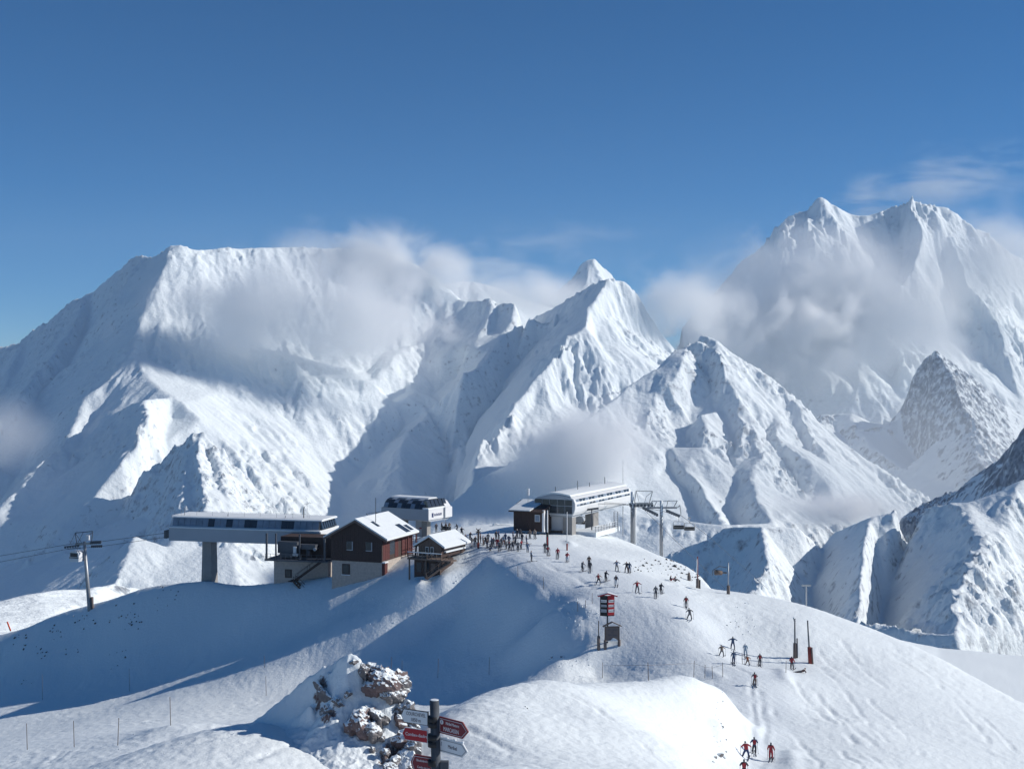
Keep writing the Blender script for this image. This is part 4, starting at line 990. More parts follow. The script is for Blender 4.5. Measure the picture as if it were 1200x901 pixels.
chair("lift_chair", "distant chair half hidden low beyond the grey tower at right", px(808, 607, 262), R(8), seats=4)
chair("lift_chair", "faint pale chair hanging beside the pillar of the curved-roof station", px(521.5, 606, 254), R(28), seats=4)
def cable(label, pts, r=0.035, sag=0.0):
    q = MB(); P = [Vector(p) for p in pts]; out = []
    for a, b in zip(P[:-1], P[1:]):
        for k in range(12):
            t = k / 12; out.append(a + (b - a) * t - Vector((0, 0, sag * 4 * t * (1 - t))))
    out.append(P[-1]); q.path(out, r, 5)
    return tag(q.build("lift_cable", 'cable'), label, "cable")
cable("right haul cable running from the white terminal down past the grey tower", [px(700, 590, 244), px(742, 592, 249.5), px(797, 603, 246), px(830, 628, 300), px(900, 690, 420)], 0.045)
cable("left haul cable running from the white terminal over the grey tower's left arm", [px(700, 588, 246), px(738, 591, 250), px(754, 596, 246), px(780, 622, 300), px(850, 690, 420)], 0.045)

# ---------------------------------------------------------------- gondola tower at left
g = on_ground(104, 713)
g = px(104, 713, 262)
GT = thing("gondola_tower", "leaning grey gondola tower with sheave arms at the far left of the hill", "lift tower", (g[0], g[1], g[2] - 0.4), R(6))
MB().tube((0.35, 0, -1.5), (-1.0, 0, 14.6), 0.48, 14, 0.30).build("column", 'steel', GT)
MB().tube((0.9, 0, -1.2), (0.75, 0, 2.9), 0.28, 8).build("ladder_box", 'brown_pad', GT)
MB().bar((-2.9, 0, 13.9), (1.0, 0, 14.3), 0.35, 0.45).build("cross_arm", 'steel', GT)
s = MB(); s.bar((-5.3, -0.3, 13.5), (-1.9, -0.3, 13.9), 0.12, 0.16).bar((-5.0, 0.4, 12.9), (-1.9, 0.4, 13.2), 0.12, 0.16).bar((0.5, -0.3, 14.6), (2.9, -0.3, 14.75), 0.12, 0.3).bar((0.3, 0.4, 13.7), (2.8, 0.4, 13.8), 0.12, 0.2); s.build("sheave_beam", 'dark_steel', GT)
s = MB(); sheaves(s, (-5.3, -0.4, 13.3), (-1.9, -0.4, 13.7), 6, 0.22); sheaves(s, (0.5, -0.4, 14.3), (2.9, -0.4, 14.45), 6, 0.24); sheaves(s, (0.3, 0.4, 13.45), (2.8, 0.4, 13.55), 6, 0.2); s.build("sheave", 'dark_steel', GT)
MB().path([(-2.6, 0, 13.9), (-3.0, 0, 16.4), (0.9, 0, 16.8), (0.6, 0, 14.4)], 0.09).path([(-3.0, 0, 16.4), (-1.6, 0, 14.4)], 0.05).path([(-2.6, 0, 13.9), (-1.2, 0, 16.6)], 0.05).path([(-3.0, 0, 16.4), (-4.2, 0, 13.9)], 0.04).build("lifting_frame", 'dark_steel', GT)
MB().box(-0.55, 0.1, -0.3, 0.3, 14.9, 15.9).build("lamp_box", 'white', GT)
gc = px(90.5, 640, 262)
GC = thing("gondola_cabin", "white gondola cabin with dark windows hanging beside the left tower", "gondola cabin", gc, R(22))
MB().prism([(-1.15, -3.15), (1.15, -3.15), (1.3, -2.1), (1.2, -1.35), (0.85, -0.95), (-0.85, -0.95), (-1.2, -1.35), (-1.3, -2.1)], 'y', -1.0, 1.0).build("shell", 'white', GC, bevel=0.06)
MB().box(-0.95, 0.95, -1.05, -1.005, -2.1, -1.3).box(-1.36, -1.31, -0.8, 0.8, -2.1, -1.4).build("window", 'glass', GC)
MB().box(-1.25, 1.25, -1.06, -1.01, -2.42, -2.22).build("waist_band", 'dark_steel', GC)
MB().path([(0, 0, -0.95), (0, 0, 0.2), (0, 0.3, 1.3)], 0.06).build("hanger", 'steel', GC)
cable("haul cable running from the grey gondola station to the left tower and out of view", [px(196, 624, 252), px(118, 634.5, 262), px(84, 637, 262), px(-40, 658, 300)], 0.05)
cable("lower return cable from the grey gondola station to the left tower and out of view", [px(196, 629, 254), px(118, 640, 262), px(80, 643, 262), px(-40, 666, 300)], 0.045)

# ---------------------------------------------------------------- signpost close to the camera
def arrow_board(label_name, cat_label, parent, z, h, ln, tip, yaw, face, border, lines, side, frame=None, inner=None):
    """A pointed board fixed to the post; side -1 points to -x, +1 to +x."""
    r = bpy.data.objects.new(label_name, None); C.objects.link(r); r.parent = parent; r.location = (0, 0, z); r.rotation_euler = (0, 0, yaw)
    return r

sp = px(515, 905, 26.0)
SP = thing("signpost", "dark wooden signpost carrying red and white arrow boards beside the snowy rock", "signpost", (sp[0], sp[1], zg(sp[0], sp[1]) - 0.5), 0)
top_z = px(509, 820, 26.0)[2] - SP.location.z
bx = px(509, 820, 26.0)[0] - SP.location.x
MB().tube((0, 0, -0.6), (bx, 0, top_z), 0.105, 14, 0.1).build("post", 'post', SP)
MB().tube((bx, 0, top_z + 0.001), (bx, 0, top_z + 0.012), 0.095, 14, 0.08).build("snow_cap", 'roof_snow', SP)
def board(cx_near, cy_mid, h, ln, tip, side, yaw, face, edge, texts, line=None, tilt=0.0, d=26.0):
    """cx_near, cy_mid: pixel of the end at the post."""
    o = px(cx_near, cy_mid, d)
    loc = Vector(o) - Vector(SP.location)
    x0, x1 = (0.0, ln) if side > 0 else (-ln, 0.0)
    tipx = ln + tip if side > 0 else -ln - tip
    def outline(s, g):
        if side > 0: return [(0 + s, -h / 2 + s), (ln - s * 0.4, -h / 2 + s), (tipx - s * 1.2, 0), (ln - s * 0.4, h / 2 - s), (0 + s, h / 2 - s)]
        return [(0 - s, -h / 2 + s), (0 - s, h / 2 - s), (-ln + s * 0.4, h / 2 - s), (tipx + s * 1.2, 0), (-ln + s * 0.4, -h / 2 + s)]
    b = MB().prism(outline(0, 0), 'y', 0.0, 0.03).build("arrow_board", edge, SP, loc)
    b.rotation_euler = (0, tilt, yaw)
    MB().prism(outline(0.012, 0), 'y', -0.004, -0.0005).build("board_face", face, b)
    if line:
        m = MB(); P = outline(0.034, 0)
        for p, q in zip(P, P[1:] + P[:1]): m.bar((p[0], -0.0065, p[1]), (q[0], -0.0065, q[1]), 0.003, 0.008)
        m.build("border_line", line, b)
    for t, x, z, size, col, w in texts: lettering(t, size, b, (x, -0.0062, z), UPRIGHT, col, 'CENTER', width=w, bold=0.0)
    return b
b1 = board(501.5, 842, 0.29, 0.60, 0.075, -1, -R(28), 'sign_white', 'black', [("COURCHEVEL", -0.30, 0.055, 0.105, 'ink', 0.72), ("1850 m", -0.30, -0.065, 0.105, 'ink', 0.8)])
b1["label"] = "white arrow board with a black edge pointing left"
b2 = board(501, 863, 0.27, 0.56, 0.075, -1, -R(28), 'red', 'sign_white', [("Combe", -0.42, 0.0, 0.10, 'print_white', 0.85), ("de la", -0.245, -0.006, 0.055, 'print_white', 0.9), ("Saulire", -0.105, 0.0, 0.095, 'print_white', 0.8)])
b2["label"] = "bright red arrow board pointing left"
b3 = board(507, 897, 0.36, 0.46, 0.09, -1, -R(28), 'red_shaded', 'red_shaded', [("Rhododendrons", -0.225, 0.07, 0.07, 'print_white', 0.75), ("Combe du Lac", -0.225, -0.07, 0.07, 'print_white', 0.75)], line='print_white')
b3["label"] = "red arrow board with painted-in shade and a pale border, lowest on the left"
b4 = board(514.5, 848.5, 0.345, 0.68, 0.17, 1, -R(42), 'red_shaded', 'red_shaded', [("Méribel Mottaret", 0.40, 0.065, 0.085, 'print_white', 0.66), ("MARCASSIN", 0.36, -0.062, 0.12, 'print_white', 0.70)], line='print_white')
b4["label"] = "red arrow board with painted-in shade and a white border pointing right"
MB().tube((0.085, -0.0045, 0.07), (0.085, -0.0065, 0.07), 0.05, 16).build("number_disc", 'print_white', b4)
lettering("1", 0.085, b4, (0.085, -0.0075, 0.07), UPRIGHT, 'navy', 'CENTER')
b5 = board(514.5, 871.5, 0.30, 0.68, 0.15, 1, -R(42), 'sign_white', 'sign_white', [("1", 0.07, 0.02, 0.12, 'navy', 0.8), ("Méribel", 0.40, 0.0, 0.11, 'ink', 0.8)], line='ink')
b5["label"] = "white arrow board pointing right under the shaded red one"
s = MB()
for k in range(9): s.box(0.04 + k * 0.075, 0.04 + k * 0.075 + 0.07, -0.01, 0.03, 0.1505, 0.163 + 0.012 * ((k * 7) % 3))
s.build("snow_crust", 'roof_snow', b5, bevel=0.006)
for zc, n in ((842, 0), (863, 0), (848, 1), (871, 1), (893, 1)):
    q = px(508, zc, 26.0); k = Vector(q) - Vector(SP.location)
    MB().tube((k.x, 0, k.z - 0.06), (k.x, 0, k.z + 0.06), 0.118, 14).build("clamp", 'black', SP)
q = Vector(px(521, 895, 26.0)) - Vector(SP.location)
MB().box(q.x - 0.09, q.x + 0.09, -0.08, 0.06, q.z - 0.4, q.z + 0.07).build("side_block", 'post', SP, bevel=0.01)

# ---------------------------------------------------------------- direction stand and map board on the run
x, y, z = on_ground(711, 754)
ST = thing("direction_stand", "tall stand with red roof and stacked red and white direction boards on the run", "sign stand", (x, y, z - 0.3), 0)
k = y / FPX
def zz_(py): return (754 - py) * k + 0.3
MB().tube((0.1, 0, 0), (0.1, 0, zz_(700)), 0.11, 8).build("post", 'post', ST)
for s_, yw, fc in ((-1, R(-35), 'black'), (1, R(35), 'red')):
    e = bpy.data.objects.new("board_wing", None)
    bx0, bx1 = (-1.02, -0.02) if s_ < 0 else (0.02, 0.98)
    wng = MB().box(bx0, bx1, -0.04, 0.04, zz_(722), zz_(699)).build("board_wing", fc, ST, (0.1, -0.14, 0)); wng.rotation_euler = (0, 0, yw * 0.55)
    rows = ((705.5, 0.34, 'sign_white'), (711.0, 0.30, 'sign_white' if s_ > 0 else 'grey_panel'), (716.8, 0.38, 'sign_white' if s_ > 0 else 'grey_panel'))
    for py_, h_, m_n in rows:
        pnl = MB().box(bx0 + 0.1, bx1 - 0.1, -0.07, -0.042, zz_(py_) - h_ / 2, zz_(py_) + h_ / 2).build("panel", m_n, wng)
        t_ = MB()
        for q_ in range(4): t_.box(bx0 + 0.2 + q_ * 0.15, bx0 + 0.3 + q_ * 0.15, -0.078, -0.071, zz_(py_) - 0.05, zz_(py_) + 0.04)
        t_.build("worn_print", 'ink', pnl)
        xx = bx1 - 0.06 if s_ > 0 else bx0 + 0.06
        MB().prism([(xx - 0.1, zz_(py_) - 0.1), (xx + 0.1 * 1, zz_(py_)), (xx - 0.1, zz_(py_) + 0.1)] if s_ > 0 else [(xx + 0.1, zz_(py_) - 0.1), (xx + 0.1, zz_(py_) + 0.1), (xx - 0.1, zz_(py_))], 'y', -0.076, -0.05).build("arrow_tip", 'navy', pnl)
    MB().box(bx0, bx1, -0.045, 0.045, zz_(723), zz_(722) - 0.002).build("foot_board", 'black', wng)
    MB().prism([(0, zz_(697)), (s_ * 1.3, zz_(700)), (s_ * 1.3, zz_(700) + 0.12), (0, zz_(697) + 0.14)], 'y', -0.5, 0.4).build("roof", 'red', ST, (0.1, 0, 0))
    MB().prism([(0, zz_(697) + 0.143), (s_ * 1.28, zz_(700) + 0.123), (s_ * 1.28, zz_(700) + 0.18), (0, zz_(697) + 0.2)], 'y', -0.4, 0.38).build("roof_snow", 'roof_snow', ST, (0.1, 0, 0))
x, y, z = on_ground(717, 756)
MP = thing("map_board", "weathered wooden notice board with a small roof and snow at its feet", "notice board", (x, y - 0.4, z - 0.3), R(-6)); k = y / FPX
zb = lambda py: (756 - py) * k + 0.3
for xx in (-0.92, 0.92): MB().box(xx - 0.08, xx + 0.08, -0.08, 0.08, -0.2, zb(733)).build("leg", 'wood', MP)
for xx in (-0.92, 0.95): MB().tube((xx, 0, -0.2), (xx, 0, zb(749)), 0.2, 8).build("foot_padding", 'brown_pad', MP)
MB().box(-0.835, 0.835, -0.05, 0.03, zb(750), zb(734)).build("panel", 'brown_pad', MP)
pr = MB()
for a, b, zt in ((-0.5, -0.1, 736.5), (0.05, 0.5, 737), (-0.1, 0.15, 740), (-0.55, 0.0, 743), (0.1, 0.6, 743.5)): pr.box(a, b, -0.06, -0.052, zb(zt) - 0.09, zb(zt) + 0.09)
pr.build("worn_map_print", 'ink', MP)
for s_ in (-1, 1): MB().bar((0, 0, zb(728)), (s_ * 1.25, 0, zb(733)), 0.5, 0.1).build("roof_board", 'wood', MP)
MB().bar((-0.9, 0, zb(733.5)), (0.9, 0, zb(733.5)), 0.14, 0.12).build("cross_beam", 'wood', MP)
MB().prism([(-0.8, zb(750)), (0.8, zb(750)), (0.5, zb(747.6)), (0.1, zb(746.5)), (-0.2, zb(749))], 'y', -0.2, -0.055).build("caught_snow", 'roof_snow', MP)

# padded posts, snow lances and poles
def padded_post(label, cx, base, top, pad_top, col='steel', pad='brown_pad', r=0.09, pr_=0.26, group=None, name="padded_post", lean=0.0, pads=1):
    x, y, z = on_ground(cx, base); k = y / FPX
    t = thing(name, label, "post", (x, y, z), 0, group)
    MB().tube((0, 0, -0.5), (lean, 0, (base - top) * k), r, 8, r * 0.8).build("pole", col, t)
    MB().tube((0, -0.02, -0.2), (lean * 0.4, -0.02, (base - pad_top) * k), pr_, 10, pr_ * 0.92).build("padding", pad, t)
    return t, k
t, k = padded_post("bare grey post with a padded foot beside the wooden notice board", 701.5, 762, 729, 747, 'wood_dark', 'brown_pad', 0.07, 0.22)
t, k = padded_post("tall lance with dark padded foot, left of the two on the right slope", 931.5, 771, 725, 754, 'dark_steel', 'brown_pad', 0.12, 0.25, "twin snow lances on the right slope", "snow_lance")
MB().tube((0.3, -0.1, -0.1), (0.28, -0.1, 2.6), 0.1, 8).build("supply_pipe", 'dark_steel', t); MB().tube((0, 0, 4.8), (-0.15, 0, 5.35), 0.12, 8).build("nozzle", 'frost', t)
t, k = padded_post("tall dark lance with red padded foot, right of the two on the right slope", 949.5, 777, 727, 758, 'dark_steel', 'foam', 0.12, 0.25, "twin snow lances on the right slope", "snow_lance", lean=-0.35)
MB().tube((0.3, -0.1, -0.1), (0.15, -0.1, 2.1), 0.13, 8).build("side_pad", 'brown_pad', t)
t, k = padded_post("red and white banded post at the edge of the rocky knoll", 817.5, 689, 652, 678, 'foam', 'brown_pad', 0.1, 0.26, None, "marker_post")
MB().tube((-0.12, -0.02, 2.2), (-0.12, -0.02, 4.6), 0.1, 8).build("snow_streak", 'roof_snow', t); MB().bar((-0.5, 0, 1.7), (0.3, 0, 1.9), 0.12, 0.14).build("bracket", 'dark_steel', t); MB().tube((0.3, 0, -.2), (0.3, 0, 1.3), 0.16, 8).build("side_pad", 'black', t)
t, k = padded_post("lance with a snow gun fan at its left on the skyline", 853.5, 696, 659, 686, 'steel', 'brown_pad', 0.1, 0.27, None, "snow_lance")
fan = MB(); fan.tube((-1.0, 0, 3.3), (-2.1, -0.2, 3.4), 0.34, 12, 0.42); fan.tube((-0.25, 0, 3.3), (-1.0, 0, 3.3), 0.12, 6); fan.build("fan_gun", 'wood', t)
MB().path([(-2.4, 0, 2.9), (-2.4, 0, 3.7), (-1.4, 0, 4.3), (-0.2, 0, 4.1)], 0.05).build("gun_frame", 'wood', t)
t, k = padded_post("white pole with a dark padded foot before the operator cabin", 641.5, 640, 598, 624, 'white', 'black', 0.13, 0.22, None, "padded_post")
MB().tube((0.0, -0.24, 0.3), (0.0, -0.24, 1.6), 0.06, 6).build("red_strip", 'red', t)
t, k = padded_post("thin white pole with a red foot below the glazed terminal", 664.5, 645, 600, 637, 'white', 'foam', 0.08, 0.14, None, "padded_post")
MB().bar((-0.3, 0, 1.6), (0.35, 0, 1.3), 0.06, 0.1).build("bracket", 'steel', t)
t, k = padded_post("thick brown padded stump with a cross piece at the foot of the knoll", 807.5, 680, 671, 674, 'wood', 'brown_pad', 0.2, 0.3, None, "padded_post")
x, y, z = on_ground(560.5, 643); k = y / FPX
CS = thing("wooden_cross_post", "tall wooden post topped with crossed skis standing among the crowd", "post", (x, y, z), 0)
MB().tube((0, 0, -0.4), (0, 0, 3.3), 0.16, 8).build("post", 'wood_dark', CS)
MB().bar((-0.4, -0.1, 2.6), (0.4, -0.1, 3.5), 0.05, 0.13).build("crossed_ski", 'wood', CS); MB().bar((0.4, -0.16, 2.6), (-0.4, -0.16, 3.5), 0.05, 0.13).build("crossed_ski", 'wood', CS); MB().bar((-0.45, -0.22, 2.95), (0.45, -0.22, 2.95), 0.05, 0.12).build("crossed_ski", 'wood', CS)
MB().tube((0, -0.05, 0.2), (0, -0.05, 1.0), 0.22, 8).build("padding", 'foam', CS)
x, y = px(11, 733, 262)[:2]
OP = thing("marker_pole", "leaning bright orange marker pole at the far left edge of the hill", "marker pole", (px(12.5, 738, 268)[0], 268, px(12.5, 738, 268)[2] - .2), 0)
MB().tube((0, 0, 0), (-0.75, 0, 2.0), 0.17, 8).build("pole", 'orange', OP)

# slim bamboo poles along the runs
poles = [(32,878,847),(87,875,844),(138,873,841),(200,850,817),(312,815,792),(152,810,783),(50,820,790),(310,782,768),(458,795,770),(471,790,774),(513,795,772),(573,790,770),
         (706,795,777),(760,797,776),(813,793,774),(826,795,779),(835,795,780),(847,793,776),(921,788,774),(677,717,706),(694,708,695),(686,712,703),(870,778,765),(607,676,664),(637,690,676)]
proto = None
SIDES = {0: "left piste", 1: "shaded slope behind the rock", 2: "edge of the middle bank", 3: "upper run"}
def side_of(q): return 0 if q[0] < 330 else 1 if q[0] < 600 and q[1] > 700 else 2 if 700 <= q[0] <= 850 and q[1] > 770 else 3
ORD = ["leftmost", "second from left", "third from left", "fourth from left", "fifth from left", "sixth from left", "seventh from left", "eighth from left", "ninth from left"]
for q in poles:
    cx, by, ty = q
    mates = sorted(p_ for p_ in poles if side_of(p_) == side_of(q)); k_ = mates.index(q)
    side = SIDES[side_of(q)]; pos = "rightmost" if k_ == len(mates) - 1 else ORD[k_]
    x, y, z = on_ground(cx, by, 60 if by > 760 else 100); h = (by - ty) * y / FPX
    if proto is None:
        proto = MB().tube((0, 0, -0.4), (0, 0, 1.0), 0.035, 6, 0.03).build("bamboo_pole", 'wood')
        o = proto
    else:
        o = proto.copy(); C.objects.link(o)
    o.location = (x, y, z); o.scale = (1, 1, max(h, 0.8)); o.rotation_euler = (R((cx * 7) % 5 - 2), R((cx * 13) % 5 - 2), 0)
    tag(o, "slim bamboo pole on the " + side + ", " + pos, "pole", "slim poles on the " + side)
rope = MB()
rp_ = [px(cx, by - (by - ty) * 0.85, on_ground(cx, by, 60)[1]) for cx, by, ty in poles[12:18]]
rope.path(rp_, 0.012, 4)
tag(rope.build("safety_rope", 'wood'), "thin rope strung along the poles at the edge of the middle bank", "rope")

# lone far pylon on the right skyline
FP = thing("far_pylon", "tiny distant pylon on the skyline of the right slope", "pylon", px(945, 712, 245), 0)
MB().tube((0, 0, -3), (0, 0, 4.6), 0.12, 6).build("column", 'steel', FP); MB().bar((-0.9, 0, 4.4), (0.9, 0, 4.4), 0.2, 0.3).build("cross_arm", 'steel', FP)

# ---------------------------------------------------------------- skiers
SK = {'skin': mat('skin', (0.42, 0.25, 0.18), 0.6, var=0.08), 'boot': mat('ski_boots', (0.06, 0.06, 0.07), 0.5, var=0.3)}
COL = {'red': (0.30, 0.04, 0.05), 'dark': (0.035, 0.04, 0.055), 'navy': (0.03, 0.05, 0.12), 'blue': (0.07, 0.11, 0.19), 'pale_blue': (0.26, 0.34, 0.43), 'grey': (0.16, 0.16, 0.17), 'beige': (0.36, 0.29, 0.24),
       'white': (0.62, 0.63, 0.65), 'brown': (0.13, 0.085, 0.07), 'orange': (0.36, 0.10, 0.05), 'tan': (0.25, 0.19, 0.15)}
CM = {k: mat(k + '_cloth', v, 0.85, var=0.25, scale=6) for k, v in COL.items()}
NAMES = {'pale_blue': 'pale blue', 'dark': 'black'}
SKI_M = mat('ski_top', (0.10, 0.10, 0.12), 0.35, var=0.5); POLE_M = mat('pole_metal', (0.2, 0.2, 0.22), 0.4, 0.4)

def person_mesh(pose):
    """One continuous body grown round a posed skeleton with the Skin modifier; every vertex chain is a limb."""
    P = {'pelvis': (0, 0, .95), 'waist': (0, 0.01, 1.10), 'chest': (0, 0.02, 1.30), 'neck': (0, 0.01, 1.47), 'chin': (0, -0.03, 1.56), 'crown': (0, 0.0, 1.72),
         'shL': (.19, 0.02, 1.40), 'elL': (.29, -0.02, 1.14), 'haL': (.31, -0.20, .95), 'shR': (-.19, 0.02, 1.40), 'elR': (-.29, -0.02, 1.14), 'haR': (-.31, -0.20, .95),
         'hiL': (.10, 0, .90), 'knL': (.12, -0.05, .50), 'anL': (.12, 0.02, .12), 'toL': (.13, -0.17, .05), 'hiR': (-.10, 0, .90), 'knR': (-.12, -0.05, .50), 'anR': (-.12, 0.02, .12), 'toR': (-.13, -0.17, .05)}
    P.update(pose)
    RAD = {'pelvis': (.16, .12), 'waist': (.165, .13), 'chest': (.205, .15), 'neck': (.065, .065), 'chin': (.085, .095), 'crown': (.095, .11), 'sh': (.10, .095), 'el': (.075, .072), 'ha': (.055, .05), 'hi': (.125, .125), 'kn': (.095, .095), 'an': (.072, .075), 'to': (.055, .05)}
    B = [('pelvis', 'waist'), ('waist', 'chest'), ('chest', 'neck'), ('neck', 'chin'), ('chin', 'crown'), ('chest', 'shL'), ('shL', 'elL'), ('elL', 'haL'), ('chest', 'shR'), ('shR', 'elR'), ('elR', 'haR'),
         ('pelvis', 'hiL'), ('hiL', 'knL'), ('knL', 'anL'), ('anL', 'toL'), ('pelvis', 'hiR'), ('hiR', 'knR'), ('knR', 'anR'), ('anR', 'toR')]
    names = list(P); idx = {n: i for i, n in enumerate(names)}
    me = bpy.data.meshes.new("body_skeleton"); me.from_pydata([P[n] for n in names], [(idx[a], idx[b]) for a, b in B], [])
    o = bpy.data.objects.new("body_skeleton", me); C.objects.link(o)
    o.modifiers.new("skin", 'SKIN'); sv = me.skin_vertices[0].data
    for n in names:
        r = RAD.get(n) or RAD[n[:2]]; sv[idx[n]].radius = r; sv[idx[n]].use_root = n == 'pelvis'
    sub = o.modifiers.new("sub", 'SUBSURF'); sub.levels = 1; sub.render_levels = 1
    dg = bpy.context.evaluated_depsgraph_get(); dg.update()
    out = bpy.data.meshes.new_from_object(o.evaluated_get(dg)); bpy.data.objects.remove(o, do_unlink=True)
    out.name = "body"
    # jacket 0, trousers 1, skin 2, helmet 3, boots 4
    J = {k: Vector(v) for k, v in P.items()}
    def dist(p, a, b):
        d = b - a; t = max(0, min(1, (p - a).dot(d) / max(d.length_squared, 1e-9))); return (p - a - d * t).length
    seg = [(J[a], J[b], a, b) for a, b in B]
    for p in out.polygons:
        c = p.center; a, b = min(seg, key=lambda s: dist(c, s[0], s[1]) - 0.4 * (RAD.get(s[3]) or RAD[s[3][:2]])[0])[2:]
        if b in ('chin', 'crown'):
            f = J['chin'] * 0.45 + J['crown'] * 0.55; up = (J['crown'] - J['chin']).normalized()
            p.material_index = 3 if (c - f).dot(up) > 0.02 or c.y > J['chin'].y + 0.035 else 2
        elif b[:2] in ('to',): p.material_index = 4
        elif b[:2] == 'an': p.material_index = 4 if (c - J[b]).length < 0.2 else 1
        elif b[:2] in ('kn',): p.material_index = 1
        elif b[:2] == 'hi': p.material_index = 1
        elif b[:2] == 'ha': p.material_index = 4 if (c - J[b]).length < 0.07 else 0
        elif (a, b) == ('pelvis', 'waist') and c.z < J['pelvis'].z - 0.02: p.material_index = 1
        else: p.material_index = 0
        p.use_smooth = True
    for k in range(5): out.materials.append(None)
    return out, P

POSES = {
 'stand': {},
 'stand_turned': {'chin': (.03, -0.02, 1.56), 'haL': (.24, -0.22, 1.0), 'elL': (.30, 0.03, 1.15), 'anR': (-.2, 0.05, .12), 'toR': (-.22, -0.14, .05), 'knR': (-.16, -.03, .5)},
 'arms_out': {'elL': (.42, -0.02, 1.26), 'haL': (.62, -0.12, 1.16), 'elR': (-.42, -0.02, 1.26), 'haR': (-.62, -0.12, 1.16), 'anL': (.24, 0, .12), 'toL': (.27, -.18, .05), 'knL': (.2, -.1, .48), 'anR': (-.24, 0, .12), 'toR': (-.27, -.18, .05), 'knR': (-.2, -.1, .48)},
 'glide': {'pelvis': (0, 0.1, .84), 'waist': (0, 0.05, .99), 'chest': (0, -0.06, 1.18), 'neck': (0, -0.13, 1.34), 'chin': (0, -0.2, 1.42), 'crown': (0, -0.19, 1.58), 'shL': (.19, -.06, 1.28), 'shR': (-.19, -.06, 1.28), 'elL': (.32, -.18, 1.05), 'haL': (.3, -.42, .98), 'elR': (-.32, -.18, 1.05), 'haR': (-.3, -.42, .98),
           'hiL': (.1, .09, .79), 'knL': (.13, -.12, .46), 'anL': (.12, 0.0, .12), 'toL': (.13, -.19, .05), 'hiR': (-.1, .09, .79), 'knR': (-.13, -.12, .46), 'anR': (-.12, 0.0, .12), 'toR': (-.13, -.19, .05)},
 'wide_turn': {'pelvis': (-.05, 0.05, .86), 'waist': (-.03, .03, 1.01), 'chest': (0.02, -.03, 1.21), 'neck': (.05, -.08, 1.37), 'chin': (.06, -.13, 1.46), 'crown': (.07, -.11, 1.62), 'shL': (.2, -.02, 1.30), 'shR': (-.16, -.02, 1.33), 'elL': (.36, -.1, 1.12), 'haL': (.45, -.3, .98), 'elR': (-.36, -.08, 1.2), 'haR': (-.5, -.26, 1.06),
               'hiL': (.06, .04, .81), 'knL': (.2, -.1, .47), 'anL': (.34, 0, .12), 'toL': (.36, -.18, .05), 'hiR': (-.15, .04, .81), 'knR': (-.24, -.1, .46), 'anR': (-.26, .03, .12), 'toR': (-.28, -.15, .05)},
 'crouch': {'pelvis': (0, .2, .55), 'waist': (0, .13, .70), 'chest': (0, 0, .88), 'neck': (0, -.09, 1.02), 'chin': (0, -.16, 1.10), 'crown': (0, -.15, 1.26), 'shL': (.19, 0, .98), 'shR': (-.19, 0, .98), 'elL': (.26, -.2, .78), 'haL': (.2, -.42, .72), 'elR': (-.26, -.2, .78), 'haR': (-.2, -.42, .72),
            'hiL': (.1, .18, .52), 'knL': (.15, -.22, .50), 'anL': (.13, 0, .12), 'toL': (.14, -.19, .05), 'hiR': (-.1, .18, .52), 'knR': (-.15, -.22, .50), 'anR': (-.13, 0, .12), 'toR': (-.14, -.19, .05)},
 'sit': {'pelvis': (0, .25, .16), 'waist': (0, .27, .32), 'chest': (0, .24, .52), 'neck': (0, .2, .68), 'chin': (0, .14, .77), 'crown': (0, .16, .93), 'shL': (.19, .24, .62), 'shR': (-.19, .24, .62), 'elL': (.32, .3, .38), 'haL': (.3, .42, .12), 'elR': (-.3, .05, .45), 'haR': (-.2, -.15, .42),
         'hiL': (.11, .2, .16), 'knL': (.16, -.16, .42), 'anL': (.16, -.45, .14), 'toL': (.17, -.6, .2), 'hiR': (-.11, .2, .16), 'knR': (-.16, -.16, .42), 'anR': (-.16, -.45, .14), 'toR': (-.17, -.6, .2)},
 'lie': {'pelvis': (0, .1, .17), 'waist': (0, .26, .2), 'chest': (.02, .46, .27), 'neck': (.02, .6, .38), 'chin': (.02, .66, .47), 'crown': (.02, .74, .6), 'shL': (.2, .48, .3), 'shR': (-.17, .5, .3), 'elL': (.38, .6, .15), 'haL': (.45, .42, .1), 'elR': (-.33, .66, .14), 'haR': (-.42, .5, .1),
         'hiL': (.1, .05, .16), 'knL': (.15, -.36, .22), 'anL': (.16, -.78, .12), 'toL': (.17, -.86, .24), 'hiR': (-.1, .05, .16), 'knR': (-.14, -.37, .16), 'anR': (-.16, -.8, .1), 'toR': (-.17, -.88, .22)},
}
PM = {k: person_mesh(v) for k, v in POSES.items()}
SKI_ME = None
def ski_mesh():
    m = MB(); v = [(0.045, .75), (0.045, -.70), (0.05, -.86), (0.03, -.98), (-0.03, -.98), (-0.05, -.86), (-0.045, -.70), (-0.045, .75)]
    m.prism(v, 'z', 0.0, 0.025); bmesh.ops.recalc_face_normals(m.bm, faces=m.bm.faces)
    for w in m.bm.verts:
        if w.co.y < -.8: w.co.z += 0.09 if w.co.y < -.9 else 0.03
    me = bpy.data.meshes.new("ski"); m.bm.to_mesh(me); m.bm.free(); me.materials.append(SKI_M); return me
SKI_ME = ski_mesh()
_pm = MB().tube((0, 0, 0), (0, 0, 1.15), 0.018, 6).tube((0, 0, .07), (0, 0, .085), .05, 8).tube((0, 0, 1.03), (0, 0, 1.17), .025, 6)
POLE_ME = bpy.data.meshes.new("ski_pole"); _pm.bm.to_mesh(POLE_ME); _pm.bm.free(); POLE_ME.materials.append(POLE_M)
_pk = MB().box(-.15, .15, .1, .3, 1.05, 1.45); bmesh.ops.bevel(_pk.bm, geom=_pk.bm.edges[:], offset=.05, segments=2, affect='EDGES')
